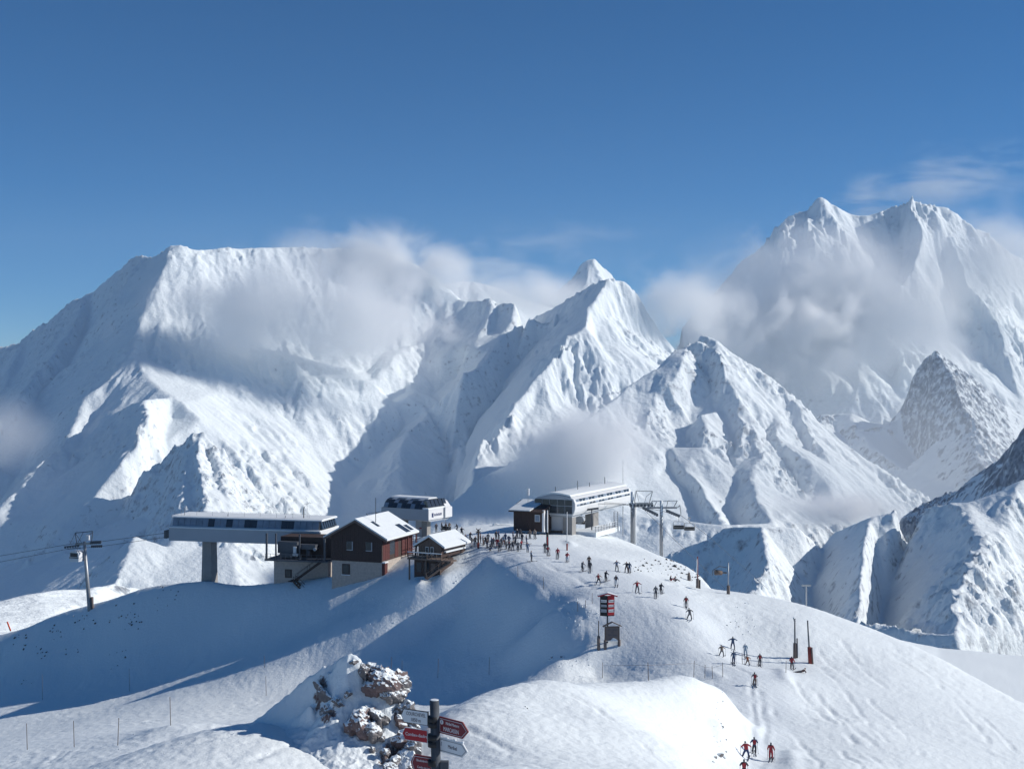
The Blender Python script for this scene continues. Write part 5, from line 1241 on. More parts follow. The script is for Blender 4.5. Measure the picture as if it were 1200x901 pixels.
PACK_ME = bpy.data.meshes.new("backpack"); _pk.bm.to_mesh(PACK_ME); _pk.bm.free(); PACK_ME.materials.append(CM['dark'])

def person(cx, cy, pose, face, jacket, trousers, helmet, label, group, skis=True, poles=True, board=False, pack=None, scale=1.0, d0=60.0, wedge=0.0):
    """face: degrees the person looks away from the camera's side, turning to the picture's left for positive values."""
    x, y, z = on_ground(cx, cy, d0)
    t = thing("person", label, "person", (x, y, z + (0.03 if skis or board else 0.0)), 0, group)
    t.rotation_euler = (0, 0, R(face)); t.scale = (scale,) * 3
    me, P = PM[pose]
    b = bpy.data.objects.new("body", me); C.objects.link(b); b.parent = t
    for i, m in enumerate((CM[jacket], CM[trousers], SK['skin'], CM[helmet], SK['boot'])):
        b.material_slots[i].link = 'OBJECT'; b.material_slots[i].material = m
    def add(name, me_, loc, rot):
        o = bpy.data.objects.new(name, me_); C.objects.link(o); o.parent = t; o.location = loc; o.rotation_euler = rot
    if skis and pose not in ('lie',):
        for s, a, k in ((1, 'anL', 'toL'), (-1, 'anR', 'toR')):
            add("ski", SKI_ME, (P[a][0], P[a][1] - .05, -0.02 if pose != 'sit' else .02), (0, 0, s * R(wedge)))
    if board:
        o = bpy.data.objects.new("snowboard", SKI_ME); C.objects.link(o); o.parent = t; o.location = (0, -.03, -.02); o.rotation_euler = (0, 0, R(90)); o.scale = (2.8, .92, 1)
    if poles and pose not in ('sit', 'lie'):
        for h in ('haL', 'haR'):
            hx, hy, hz_ = P[h]; tilt = R(28 if pose in ('glide', 'crouch', 'wide_turn') else 6)
            L_ = min(hz_ / math.cos(tilt), 1.15) if pose != 'arms_out' else 1.1
            o = bpy.data.objects.new("ski_pole", POLE_ME); C.objects.link(o); o.parent = t
            d = Vector((0.05 if hx > 0 else -0.05, math.sin(tilt), -math.cos(tilt)))
            foot = Vector((hx, hy, hz_)) + d * (L_ - .04)
            o.location = foot; o.rotation_euler = (-d).to_track_quat('Z', 'Y').to_euler(); o.scale = (1, 1, L_ / 1.15)
    if pack:
        o = bpy.data.objects.new("backpack", PACK_ME); C.objects.link(o); o.parent = t
        o.location = Vector(P['chest']) - Vector((0, .02, 1.30)); 
        o.material_slots[0].link = 'OBJECT'; o.material_slots[0].material = CM[pack]
    return t

RUN = "skiers spread down the run"; TOP = "crowd gathered by the lifts"
solo = [
 # cx, cy, pose, face, jacket, trousers, helmet, label, opts
 (884,884,'glide',175,'navy','dark','dark',"dark skier with red backpack just behind the red-jacketed one at the bottom",dict(pack='red')),
 (874,890,'wide_turn',170,'red','navy','dark',"skier in red jacket and blue trousers, left of the bottom trio",dict(wedge=8)),
 (903.4,892,'stand',160,'red','red','dark',"skier all in red standing alone at right at the bottom of the run",dict()),
 (872,913,'glide',172,'dark','dark','dark',"dark skier cut off by the bottom edge with a red pack",dict(pack='red')),
 (884.6,804,'glide',178,'grey','brown','dark',"grey-jacketed skier with a red backpack heading down the narrow track",dict(pack='red')),
 (928,785,'stand_turned',150,'red','dark','dark',"skier in red jacket standing over a seated companion by the lances",dict()),
 (938,788.5,'lie',-70,'brown','dark','dark',"person lying in the snow at the foot of the two lances",dict(skis=False,poles=False)),
 (845.6,769.4,'wide_turn',165,'tan','grey','brown',"tan-clad skier crouching leftmost of the group above the bank",dict(wedge=10,scale=.92)),
 (858.8,761.5,'arms_out',175,'blue','navy','dark',"blue-jacketed skier uppermost in the group above the bank",dict(poles=False)),
 (859.8,778.8,'stand',180,'blue','navy','grey',"blue-grey skier standing at left in the group above the bank",dict()),
 (873.5,769,'stand_turned',178,'pale_blue','pale_blue','white',"pale blue skier right behind the child in the group above the bank",dict()),
 (876,780,'wide_turn',172,'tan','brown','grey',"small skier in brown with a spot of orange before the pale blue one",dict(scale=.8,wedge=10,pack='orange')),
 (890.5,781.3,'stand',178,'grey','dark','dark',"skier with a large red backpack at right in the group above the bank",dict(pack='red')),
 (804,713,'stand',178,'brown','grey','dark',"brown-jacketed skier, upper of the pair on the right of the run",dict(pack='red')),
 (808,727,'wide_turn',175,'grey','grey','dark',"grey skier in a wide stance, lower of the pair on the right of the run",dict(wedge=8)),
 (768.5,700.5,'stand',170,'grey','dark','grey',"grey-jacketed skier in front of a dark one halfway down the run",dict()),
 (774.5,696,'glide',150,'dark','dark','dark',"dark skier behind the grey-jacketed one halfway down the run",dict()),
 (746.6,694.6,'arms_out',10,'red','dark','dark',"skier in a red top stretching both arms out on the run",dict(wedge=6)),
 (722,687.6,'stand_turned',175,'blue','white','dark',"skier in blue jacket and white trousers above the direction stand",dict(pack='brown')),
 (701.3,685.3,'wide_turn',165,'beige','dark','red',"beige and red skier with legs apart above the direction stand",dict(pack='red')),
 (709.8,681.4,'glide',140,'dark','dark','dark',"dark skier leaning downhill just above the beige and red one",dict()),
 (682.4,669.8,'glide',130,'grey','dark','dark',"slim grey and black skier left of the close pair at mid run",dict()),
 (691.3,670.6,'stand',178,'dark','dark','dark',"dark skier standing in front of another at mid run",dict()),
 (690.3,664,'stand',178,'brown','dark','dark',"skier half hidden behind the dark one at mid run",dict()),
 (722.7,669.3,'arms_out',20,'blue','grey','dark',"blue-grey skier waving at the foot of the rocky knoll",dict(poles=False)),
 (734.3,671,'arms_out',-15,'dark','brown','dark',"dark skier pointing with one arm at the foot of the rocky knoll",dict(poles=False)),
 (737.6,671.5,'stand',170,'blue','navy','dark',"blue skier right beside the pointing one at the rocky knoll",dict()),
 (787.5,681,'sit',80,'dark','red','dark',"person sitting in the snow at the shadow's edge below the knoll",dict(skis=False)),
 (792.5,681.5,'sit',95,'grey','dark','dark',"second person sitting in the snow just right of the first below the knoll",dict(skis=False)),
 (638.7,647.6,'stand',175,'dark','grey','dark',"dark skier left of the pair near the black-footed pole",dict()),
 (642.2,651.7,'stand_turned',165,'grey','grey','dark',"grey skier with a touch of red, right of the pair near the black-footed pole",dict(pack='red')),
 (653.5,654.6,'stand',178,'red','dark','red',"skier in bright red jacket and black trousers below the operator cabin",dict()),
 (664.6,659,'glide',165,'red','pale_blue','brown',"skier in red jacket and pale trousers under the thin white pole",dict()),
 (622.5,658,'stand',100,'blue','dark','dark',"dark blue skier standing apart in front of the crowd",dict()),
]
for cx, cy, pose, face, j, tr, h, lab, o in solo: person(cx, cy, pose, face, j, tr, h, lab, RUN, **o)
crowd = [(551,633,'glide','dark','dark','orange'),(553,641,'stand','grey','white','dark'),(557,640,'stand_turned','dark','dark','red'),(566,639.5,'stand','grey','brown','dark'),(569,639,'wide_turn','dark','dark','dark'),(572,636,'stand','grey','dark','dark'),
 (576,641,'stand_turned','navy','dark','brown'),(578.3,641.7,'stand','grey','grey','red'),(582.5,641.7,'stand','red','red','dark'),(581.5,633,'stand','dark','dark','dark'),(584.3,634,'stand_turned','navy','dark','brown'),(587.5,641.7,'stand','grey','grey','dark'),
 (589.8,639,'stand_turned','pale_blue','orange','dark'),(593.3,643.7,'stand','grey','dark','white'),(592.3,636,'stand','blue','navy','blue'),(597,646,'glide','dark','dark','red'),(601,644.6,'stand_turned','dark','dark','dark'),(601.2,634,'stand','navy','dark','dark'),
 (606,631,'stand','dark','dark','white'),(607,646.7,'stand','grey','dark','dark'),(611,643.7,'arms_out','red','dark','dark'),(612,636,'stand','dark','grey','dark'),(609.8,630.5,'stand_turned','dark','dark','dark'),(618.3,647.5,'stand','blue','blue','navy'),(616.7,637.3,'stand','dark','navy','dark'),
 (621,631.3,'stand','tan','grey','brown'),(626.6,631.3,'stand_turned','beige','dark','beige'),(575,646,'crouch','dark','navy','dark'),
 (495.5,625,'stand_turned','dark','dark','dark'),(502.5,620.5,'stand','red','dark','red'),(511.2,622.8,'stand','dark','dark','dark'),(517.6,622,'stand_turned','dark','dark','grey'),(522.5,622,'stand','brown','dark','dark'),(526.5,621.6,'glide','tan','grey','brown'),
 (535.7,623,'glide','dark','dark','dark'),(541,627.5,'wide_turn','dark','dark','red'),(479.3,638,'stand','dark','dark','dark'),(545.5,637,'stand','navy','dark','dark'),(563,637,'stand','brown','dark','dark'),(604,639,'stand','grey','dark','dark'),(596.5,638.5,'stand_turned','navy','grey','dark'),(571,642.5,'stand','brown','navy','dark'),(585,646,'stand_turned','grey','dark','dark')]
def where(cx, cy):
    if cx < 485: return "by the chalet porch"
    if cx < 530: return "under the curved-roof station"
    if cx < 549: return "behind the hut roof"
    if cx < 568: return "near the crossed-ski post"
    if cx < 590: return "front left of the crowd" if cy > 636 else "back left of the crowd"
    if cx < 606: return "front middle of the crowd" if cy > 638 else "back middle of the crowd"
    return "right end of the crowd" if cy > 636 else "before the operator cabin"
POSTURE = {'stand': 'standing', 'stand_turned': 'turning', 'glide': 'leaning', 'wide_turn': 'striding', 'arms_out': 'arms spread', 'crouch': 'crouching'}
seen = {}
for i, (cx, cy, pose, j, tr, h) in enumerate(crowd):
    N = lambda c: NAMES.get(c, c)
    lab = "%s-jacketed skier, %s trousers, %s hat, %s %s" % (N(j).replace(' ', '-'), N(tr), N(h), POSTURE[pose], where(cx, cy))
    g = TOP
    if lab in seen:
        lab = lab + ", further right"
    seen[lab] = 1
    person(cx, cy, pose, (150, 200, 20, 95, -40, 170, 250)[i % 7], j, tr, h, lab, g, skis=(i % 4 != 3), poles=(i % 3 != 2), d0=150, scale=0.94 + 0.03 * (i % 4))

# ---------------------------------------------------------------- rocks
MAT_CRAG = snow_rock_material("crag_rock", SNOW, (0.15, 0.085, 0.075), (0.23, 0.20, 0.19), 0.35, 0.05, 0.8, 0.22)
def boulder_bm(bm, loc, size, seed, sub=3, planes=16):
    rs = np.random.RandomState(seed)
    N = rs.normal(size=(planes, 3)); N /= np.linalg.norm(N, axis=1)[:, None]; Dp = rs.uniform(0.62, 1.0, planes)
    r = bmesh.ops.create_icosphere(bm, subdivisions=sub, radius=1.0)
    rot = Euler(tuple(rs.uniform(0, 6.28, 3))).to_matrix()
    for v in r['verts']:
        d = np.array(v.co); c = N @ d; k = min(1.0, float(np.min(np.where(c > 0.05, Dp / np.maximum(c, 0.05), 9))))
        v.co = Vector(loc) + rot @ Vector((d[0] * k * size[0], d[1] * k * size[1], d[2] * k * size[2]))
    return r['verts']

def rock_material(name, a, b, snow_at):
    m = mat(name, a, 0.9, var=0.6, scale=4.2, snowy=snow_at)
    return m
M['crag'] = rock_material('reddish_crag', (0.17, 0.125, 0.122), None, 0.30)
M['crag_grey'] = rock_material('grey_crag', (0.18, 0.168, 0.17), None, 0.36)
M['dark_rock'] = rock_material('dark_rock', (0.085, 0.075, 0.07), None, 0.12)

# the crag near the camera: a snow ridge with blocks of reddish rock set in it
D1 = 80.0
crest = [(270,852,85),(290,846,84),(312,832,83.6),(335,812,83.3),(358,793,83),(378,779,82.6),(395,770,82.3),(406,764.5,82),(414,764,82),(422,770,81.8),(432,780,81.6),(440,785,81.4),(452,784,81.4),(462,788,81.4),(470,797,81.3),(473,808,81.2),(478,822,81),(483,845,80.6),(490,862,80.2),(500,880,80)]
lines = [[(414,764,82),(405,785,81.2),(400,800,80.8),(392,815,80.3),(385,832,79.9),(390,848,79),(398,865,78),(392,885,76.6),(388,903,75)],
 [(395,772,82.4),(383,795,82.0),(372,815,81.8),(365,835,81.5),(368,848,80.6)],
 [(426,790,81.2),(424,805,80.8),(417,822,80.2),(412,840,79.6),(408,856,78.8)],
 [(445,800,81.0),(452,818,80.4),(462,818,80.5)],
 [(430,822,80.2),(420,842,79.4),(425,862,78.5),(440,872,78.2),(452,860,78.6),(455,838,79.6)],
 [(470,840,80),(468,870,78.6),(472,903,76)],[(440,885,77.2),(430,905,75)],
 [(285,856,84),(330,853,82.2),(368,850,80.8)],
 [(250,870,84),(300,880,80),(340,895,77),(380,910,74),(430,915,73.5),(480,915,73.5),(520,905,75)]]
V = []; E = []
def put(seq):
    b = len(V); V.extend(seq); E.extend((b + i, b + i + 1) for i in range(len(seq) - 1))
cp = [px(*c) for c in crest]; put(cp)
for ln in lines: put([px(*c) for c in ln])
for dy, dz in ((1.6, 1.6), (5.0, 5.5)): V.extend((p[0], p[1] + dy, p[2] - dz) for p in cp)
vv, ee, ff, ov, _, _ = delaunay_2d_cdt([Vector(p[:2]) for p in V], E, [], 0, 0.01)
P = np.array([(v.x, v.y) for v in vv]); Zv = np.array([max(V[k][2] for k in src) if src else -20.0 for src in ov])
step = 0.055
x0, y0 = P.min(0); x1, y1 = P.max(0); nx = int((x1 - x0) / step) + 1; ny = int((y1 - y0) / step) + 1
X, Y = np.meshgrid((x0 + step * np.arange(nx)).astype(np.float32), (y0 + step * np.arange(ny)).astype(np.float32)); Z = np.full(X.shape, np.nan, np.float32)
for f in ff:
    (ax, ay), (bx_, by_), (cx_, cy_) = P[f[0]], P[f[1]], P[f[2]]
    det = (by_ - cy_) * (ax - cx_) + (cx_ - bx_) * (ay - cy_)
    if abs(det) < 1e-7: continue
    i0 = max(int((min(ax, bx_, cx_) - x0) / step), 0); i1 = min(int((max(ax, bx_, cx_) - x0) / step) + 2, nx)
    j0 = max(int((min(ay, by_, cy_) - y0) / step), 0); j1 = min(int((max(ay, by_, cy_) - y0) / step) + 2, ny)
    xs = X[j0:j1, i0:i1]; ys = Y[j0:j1, i0:i1]
    w0 = ((by_ - cy_) * (xs - cx_) + (cx_ - bx_) * (ys - cy_)) / det; w1 = ((cy_ - ay) * (xs - cx_) + (ax - cx_) * (ys - cy_)) / det; w2 = 1 - w0 - w1
    m = (w0 >= -1e-4) & (w1 >= -1e-4) & (w2 >= -1e-4); sub = Z[j0:j1, i0:i1]; sub[m] = (w0 * Zv[f[0]] + w1 * Zv[f[1]] + w2 * Zv[f[2]])[m]
out = np.isnan(Z); gz = ground_z(X.ravel(), Y.ravel()).reshape(X.shape).astype(np.float32)
Z = np.where(out, gz - 0.8, Z)
Z = box_blur(box_blur(Z, 3), 3)
colp = 600 + FPX * X / Y; rowp = 450.5 - FPX * Z / Y
def inpoly(poly):
    r = np.zeros(X.shape, bool); n = len(poly)
    for (xa, ya), (xb, yb) in zip(poly, poly[1:] + poly[:1]):
        r ^= ((ya > rowp) != (yb > rowp)) & (colp < (xb - xa) * (rowp - ya) / (yb - ya + 1e-9) + xa)
    return r.astype(np.float32)
mask = np.zeros(X.shape, np.float32)
for poly in ([(437,782),(468,786),(476,815),(470,822),(440,812)], [(405,842),(425,828),(452,836),(452,858),(440,872),(408,862)], [(370,805),(383,785),(385,795),(374,835),(368,845)], [(375,838),(398,822),(396,840),(380,850)], [(455,825),(484,835),(490,862),(468,860)], [(424,775),(436,780),(430,802),(420,798)], [(448,870),(480,870),(490,903),(440,903)]):
    mask = np.maximum(mask, inpoly(poly))
mask = box_blur(mask, 5)
crag_n = ridged(X / 1.3, Y / 1.3, 5, 321, 0.6) - 0.45
Z = Z + mask * 0.9 * crag_n + 0.16 * fbm(X / 1.6, Y / 1.6, 4, 330) + 0.16 * (1 - mask) * (ridged(X / 0.9, Y / 0.9, 3, 335) - 0.5)
gy, gx = np.gradient(Z, step); sl_ = np.sqrt(gx * gx + gy * gy)
rk = np.clip(mask * 0.75 + 0.5 * sstep(1.6, 3.0, sl_) * (0.3 + mask), 0, 1) * sstep(0.35, 1.1, sl_ + 0.5 * mask)
CR = thing("rock_crag", "snow-plastered crag of reddish rock rising behind the signpost", "rock", (0, 0, 0))
sm = grid_mesh("snow_ridge", X, Y, Z, MAT_CRAG, {"rock": rk}); sm.parent = CR
bm = bmesh.new(); bm.from_mesh(sm.data); bm.verts.ensure_lookup_table()
bmesh.ops.delete(bm, geom=[bm.verts[int(k)] for k in np.where(out.ravel() | (Z < gz - 1.2).ravel())[0]], context='VERTS'); bm.to_mesh(sm.data); bm.free()
blocks = [(452,800,81.0,(1.0,.8,1.15),'crag'),(441,805,80.7,(.6,.6,.9),'crag'),(464,803,81.0,(.55,.6,.95),'crag_grey'),(458,815,80.5,(.7,.6,.55),'crag_grey'),(470,812,80.9,(.4,.5,.6),'crag_grey'),
 (425,848,79.1,(1.0,.7,.85),'crag'),(438,858,78.7,(.8,.6,.75),'crag_grey'),(413,852,79.0,(.55,.5,.5),'crag'),(445,842,79.4,(.6,.5,.7),'crag_grey'),(431,833,79.8,(.45,.4,.45),'crag'),
 (428,787,81.3,(.32,.4,.75),'crag_grey'),(434,780,81.6,(.25,.3,.35),'crag_grey'),(475,830,80.6,(.55,.5,.7),'crag_grey'),(482,848,80.2,(.5,.5,.7),'crag_grey'),(470,846,79.8,(.5,.4,.5),'crag'),
 (378,812,81.6,(.22,.4,1.0),'crag_grey'),(385,836,80.6,(.75,.5,.4),'crag_grey'),(396,822,80.4,(.4,.4,.25),'crag_grey'),(408,812,80.5,(.25,.3,.2),'crag_grey'),(452,882,77.4,(.3,.3,.28),'crag_grey'),(437,878,77.8,(.22,.2,.18),'crag_grey'),(462,895,76.8,(.5,.4,.45),'crag_grey'),(475,890,77.2,(.7,.5,1.0),'crag_grey'),(470,865,78.6,(.6,.5,.6),'crag'),(484,878,77.8,(.5,.5,.8),'crag_grey'),(455,905,76.2,(.7,.5,.5),'crag_grey'),(446,792,81.2,(.7,.6,.8),'crag'),(466,795,81.2,(.5,.5,.7),'crag'),(448,866,78.4,(.2,.2,.2),'crag_grey'),(415,776,82.0,(.3,.3,.2),'crag_grey')]
for i, (cx, cy, d, sz, mm) in enumerate(blocks):
    bm = bmesh.new(); boulder_bm(bm, (0, 0, 0), sz, 500 + i, 4 if max(sz) > .6 else 3, 18)
    for v in bm.verts:
        q = v.co; n_ = q.normalized()
        v.co = q + n_ * (0.24 * float(ridged(np.array([q.x * 1.9 + i]), np.array([q.z * 1.9 + q.y * 1.3]), 4, 600, .6)[0] - .5))
    me = bpy.data.meshes.new("rock_block"); bm.to_mesh(me); bm.free(); me.materials.append(M[mm])
    o = bpy.data.objects.new("rock_block", me); C.objects.link(o); o.location = px(cx, cy, d - 0.35); o.scale = (1.15,) * 3; o.parent = CR

# stones breaking through the snow: the knoll right of the run, the dark hillside at left, the bank's edge
def scatter(label, spots, mm, seed, name="rocks"):
    bm = bmesh.new(); rs = np.random.RandomState(seed)
    for cx, cy, r in spots:
        x, y, z = on_ground(cx, cy, 60); k = y / FPX * r
        boulder_bm(bm, (x, y, z + 0.05 * k), (k * rs.uniform(.7, 1.3), k * rs.uniform(.6, 1.0), k * rs.uniform(.6, 1.0)), int(rs.randint(1e6)), 2, 10)
    me = bpy.data.meshes.new(name); bm.to_mesh(me); bm.free(); me.materials.append(M[mm])
    o = bpy.data.objects.new(name, me); C.objects.link(o); o["kind"] = "stuff"; o["label"] = label
    return o
rs = np.random.RandomState(5)
big = [(791,664,3.0),(786,667,2.2),(795,667,2.4),(772,658,2.0),(754,663,2.2),(758,660,1.8),(764,662,1.9),(768,657,1.6),(774,661,1.5),(781,656,1.4),(786,657,1.8),(789,658,1.5),(748,668,1.8),(751,669,1.5),(745,665,1.3),(799,672,2.2),(802,668,1.6),(805,673,1.8),(808,676,1.6),(812,668,1.6),(798,664,1.4),(793,657,1.0),(811,680,1.2),(783,664,1.4)]
spots = big + [(rs.uniform(742, 822), 0, rs.uniform(.4, 1.1)) for _ in range(50)]
spots = [(cx, cy if cy else 656 + max(0, cx - 760) * 0.22 + rs.uniform(-2, 14), r) for cx, cy, r in spots]
scatter("dark stones showing through the snow of the small knoll right of the run", spots, 'dark_rock', 3)
sp2 = []
for cx, cy, n, sx, sy in ((105,727,10,8,4),(145,720,14,10,8),(155,727,10,6,6),(70,741,6,6,6),(50,765,8,6,5),(25,750,8,4,9),(85,764,4,6,4),(200,695,8,10,5),(20,745,4,3,5),(190,712,4,10,6),(140,773,8,6,10),(30,798,4,5,4),(60,742,4,4,4)):
    sp2 += [(cx + rs.normal() * sx, cy + rs.normal() * sy, rs.uniform(.5, 1.6)) for _ in range(n)]
scatter("scattered dark stones in the shaded hillside at left", sp2, 'dark_rock', 4)
sp3 = [(843,885,5.0),(838,888,3.0),(836,893,2.4),(848,888,2.6),(851,882,1.5),(847,853,1.6),(845,848,1.2),(842,843,1.0),(851,868,1.4),(838,838,.8),(847,823,.9),(841,823,.9),(616,828,1.6),(618,831,1.0),(647,770,1.6),(658,771,1.8),(933,787,1.2),(852,733,1.4),(856,729,1.2),(866,735,1.0)]
sp3 += [(840 + rs.normal() * 4, 850 + rs.normal() * 22, rs.uniform(.3, .8)) for _ in range(18)]
scatter("stones and frozen lumps along the steep edge of the middle bank", sp3, 'crag_grey', 6)

sp4 = [(rs.uniform(655, 705), rs.uniform(700, 738), rs.uniform(.5, 1.5)) for _ in range(26)] + [(rs.uniform(530, 600), rs.uniform(664, 700), rs.uniform(.4, 1.2)) for _ in range(30)] + [(rs.uniform(640, 700), rs.uniform(770, 782), rs.uniform(.6, 1.4)) for _ in range(16)]
sp4 += [(rs.uniform(430, 490), rs.uniform(690, 735), rs.uniform(.4, 1.1)) for _ in range(20)] + [(rs.uniform(860, 885), rs.uniform(705, 745), rs.uniform(.4, 1.1)) for _ in range(24)] + [(rs.uniform(330, 400), rs.uniform(835, 870), rs.uniform(.5, 1.5)) for _ in range(24)] + [(rs.uniform(130, 330), rs.uniform(855, 890), rs.uniform(.3, .9)) for _ in range(24)]
scatter("loose snow lumps thrown up along the edges of the runs", sp4, 'roof_snow', 9, "snow_lumps")

# ---------------------------------------------------------------- mist and clouds drifting along the mountains
def mist_material(name, dens, scale, amount, lo, wisp=(1, 1, 1), seed=0.0):
    m = bpy.data.materials.new(name); m.use_nodes = True
    nt = m.node_tree; n = nt.nodes; n.clear()
    out = n.new("ShaderNodeOutputMaterial")
    tc = n.new("ShaderNodeTexCoord"); geo = n.new("ShaderNodeNewGeometry")
    ln = n.new("ShaderNodeVectorMath"); ln.operation = 'LENGTH'; link(nt, tc.outputs["Object"], ln.inputs[0])
    fall = n.new("ShaderNodeMapRange"); fall.interpolation_type = 'SMOOTHSTEP'
    fall.inputs[1].default_value = 1.0; fall.inputs[2].default_value = 0.0
    lw = n.new("ShaderNodeTexNoise"); lw.inputs["Scale"].default_value = 0.42 / scale; lw.inputs["Detail"].default_value = 3
    off = n.new("ShaderNodeVectorMath"); off.operation = 'ADD'; off.inputs[1].default_value = (seed * 900, seed * 500, 0); link(nt, geo.outputs["Position"], off.inputs[0]); link(nt, off.outputs[0], lw.inputs["Vector"])
    rw = n.new("ShaderNodeMath"); rw.operation = 'MULTIPLY_ADD'; link(nt, lw.outputs["Fac"], rw.inputs[0]); rw.inputs[1].default_value = 0.9; rw.inputs[2].default_value = -0.45
    rs_ = n.new("ShaderNodeMath"); rs_.operation = 'ADD'; link(nt, rw.outputs[0], rs_.inputs[0]); link(nt, ln.outputs["Value"], rs_.inputs[1])
    rmx = n.new("ShaderNodeMath"); rmx.operation = 'MAXIMUM'; link(nt, rs_.outputs[0], rmx.inputs[0])
    edge = n.new("ShaderNodeMapRange"); edge.inputs[1].default_value = 0.8; edge.inputs[2].default_value = 1.0; link(nt, ln.outputs["Value"], edge.inputs[0]); link(nt, edge.outputs[0], rmx.inputs[1])
    link(nt, rmx.outputs[0], fall.inputs[0])
    mp = n.new("ShaderNodeMapping"); mp.inputs["Scale"].default_value = [w / scale for w in wisp]
    mp.inputs["Location"].default_value = (seed, seed * 1.7, seed * 0.3); mp.inputs["Rotation"].default_value = (0, math.radians(-18), 0)
    link(nt, geo.outputs["Position"], mp.inputs["Vector"])
    no = n.new("ShaderNodeTexNoise"); no.inputs["Scale"].default_value = 1.0; no.inputs["Detail"].default_value = 7; no.inputs["Roughness"].default_value = 0.62
    no.inputs["Distortion"].default_value = 0.4
    link(nt, mp.outputs[0], no.inputs["Vector"])
    a = n.new("ShaderNodeMath"); a.operation = 'MULTIPLY_ADD'; link(nt, no.outputs["Fac"], a.inputs[0]); a.inputs[1].default_value = amount; a.inputs[2].default_value = -0.5 * amount - lo
    b = n.new("ShaderNodeMath"); b.operation = 'ADD'; link(nt, a.outputs[0], b.inputs[0]); link(nt, fall.outputs[0], b.inputs[1])
    c = n.new("ShaderNodeMath"); c.operation = 'MAXIMUM'; link(nt, b.outputs[0], c.inputs[0]); c.inputs[1].default_value = 0.0
    e = n.new("ShaderNodeMath"); e.operation = 'MULTIPLY'; link(nt, c.outputs[0], e.inputs[0]); link(nt, fall.outputs[0], e.inputs[1])
    d = n.new("ShaderNodeMath"); d.operation = 'MULTIPLY'; link(nt, e.outputs[0], d.inputs[0]); d.inputs[1].default_value = dens * 4.6
    pv = n.new("ShaderNodeVolumePrincipled"); pv.inputs["Color"].default_value = (1.0, 1.0, 1.0, 1); pv.inputs["Anisotropy"].default_value = 0.0
    link(nt, d.outputs[0], pv.inputs["Density"]); link(nt, pv.outputs[0], out.inputs["Volume"])
    return m

def mist(label, cx, cy, km, rx, ry, depth_m, dens, scale=420.0, amount=4.5, lo=0.28, tilt=0.0, wisp=(1, 1, 1)):
    """A bank of cloud centred at pixel (cx, cy), km away, rx x ry pixels in half size and depth_m metres in half depth."""
    bm = bmesh.new(); bmesh.ops.create_icosphere(bm, subdivisions=3, radius=1.0)
    me = bpy.data.meshes.new("cloud"); bm.to_mesh(me); bm.free()
    o = bpy.data.objects.new("cloud", me); C.objects.link(o)
    D = km * 1000.0
    o.location = px(cx, cy, D); o.scale = (rx / FPX * D, depth_m, ry / FPX * D); o.rotation_euler = (0, math.radians(tilt), 0)
    me.materials.append(mist_material("cloud_vapour", dens, scale, amount, lo, wisp, cx * 0.013))
    o["kind"] = "stuff"; o["label"] = label
    return o

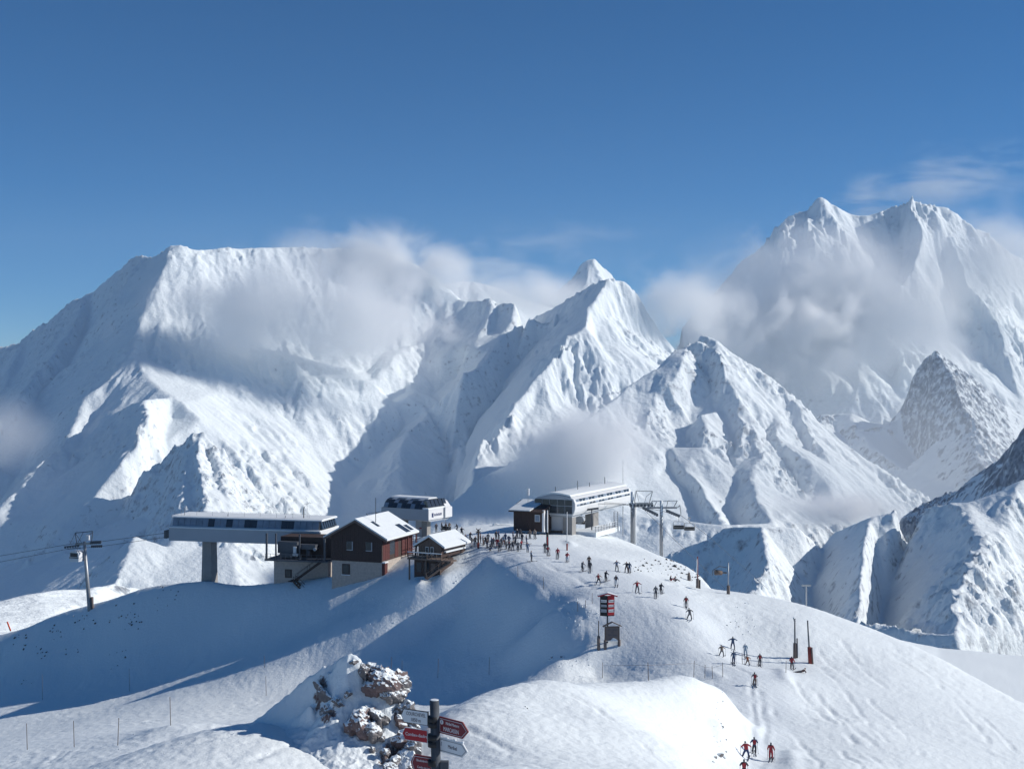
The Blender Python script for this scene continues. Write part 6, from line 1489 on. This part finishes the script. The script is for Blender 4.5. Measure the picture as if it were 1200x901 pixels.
V = dict(scale=480.0, amount=2.8, lo=0.05)
T = dict(scale=230.0, amount=5.5, lo=0.35)
mist("soft veil of cloud lying against the upper face of the left massif", 335, 375, 7.3, 240, 115, 300, 0.0036, tilt=4, **V)
mist("torn brighter cloud in the veil on the left massif", 430, 372, 7.6, 170, 95, 220, 0.0060, tilt=-14, **T)
mist("thin cloud blowing over the flat summit ridge of the left massif", 430, 318, 8.45, 210, 48, 260, 0.0040, tilt=-6, wisp=(.6, 1, 1), **T)
mist("ragged cloud spilling over the right end of the flat summit ridge", 450, 315, 8.45, 155, 66, 240, 0.0038, tilt=10, scale=330.0, amount=3.2, lo=0.05)
mist("thin veil drifting in the gap before the pale far peak", 610, 345, 9.2, 150, 42, 300, 0.0030, tilt=8, scale=380.0, amount=3.0, lo=0.05)
mist("faint wisps streaming off the ridge left of the middle peak", 600, 312, 9.3, 220, 70, 300, 0.0006, tilt=-12, scale=260, amount=5.5, lo=0.3, wisp=(.35, 1, 1.4))
mist("cloud bank trailing right from the pointed middle peak", 790, 360, 7.75, 130, 85, 300, 0.0036, tilt=20, **V)
mist("wide cloud wrapped round the middle of the high right massif", 975, 365, 8.5, 260, 135, 320, 0.0044, tilt=-6, **V)
mist("torn cloud puffs before the high right massif", 890, 400, 8.2, 200, 110, 250, 0.0060, tilt=-10, **T)
mist("cloud lapping at the right shoulder of the high right massif", 1165, 315, 9.2, 160, 95, 320, 0.0034, tilt=14, **V)
mist("faint plume of snow blowing off the twin summits at right", 1090, 222, 10.4, 200, 60, 300, 0.0010, tilt=-18, scale=260, amount=5.5, lo=0.3, wisp=(.35, 1, 1.4))
mist("bank of valley mist filling the gap left of the triangular peak", 690, 535, 4.85, 195, 98, 280, 0.0085, tilt=-16, scale=420.0, amount=2.8, lo=0.05)
mist("small patch of mist low on the left massif", 12, 505, 6.0, 75, 60, 220, 0.0009, **V)
mist("thin bluish mist filling the valley before the ridges at right", 1080, 560, 5.2, 420, 210, 900, 0.00012, scale=900.0, amount=0.8, lo=-0.1)
mist("thin mist at the foot of the triangular peak", 975, 598, 4.1, 130, 34, 200, 0.0050, **T)

# the thin blue air itself
bm = bmesh.new(); bmesh.ops.create_cube(bm, size=1.0)
me = bpy.data.meshes.new("haze"); bm.to_mesh(me); bm.free()
hz = bpy.data.objects.new("haze", me); C.objects.link(hz)
hz.scale = (26000, 19000, 2900); hz.location = (0, 5500, 350)
hm = bpy.data.materials.new("haze_air"); hm.use_nodes = True; hn = hm.node_tree.nodes; hn.clear()
hout = hn.new("ShaderNodeOutputMaterial"); hv = hn.new("ShaderNodeVolumePrincipled")
hv.inputs["Color"].default_value = (0.62, 0.80, 1.0, 1); hv.inputs["Density"].default_value = 2.9e-5; hv.inputs["Anisotropy"].default_value = 0.0
link(hm.node_tree, hv.outputs[0], hout.inputs["Volume"])
me.materials.append(hm)
hz["kind"] = "stuff"; hz["label"] = "thin bluish mountain air that pales the far peaks"
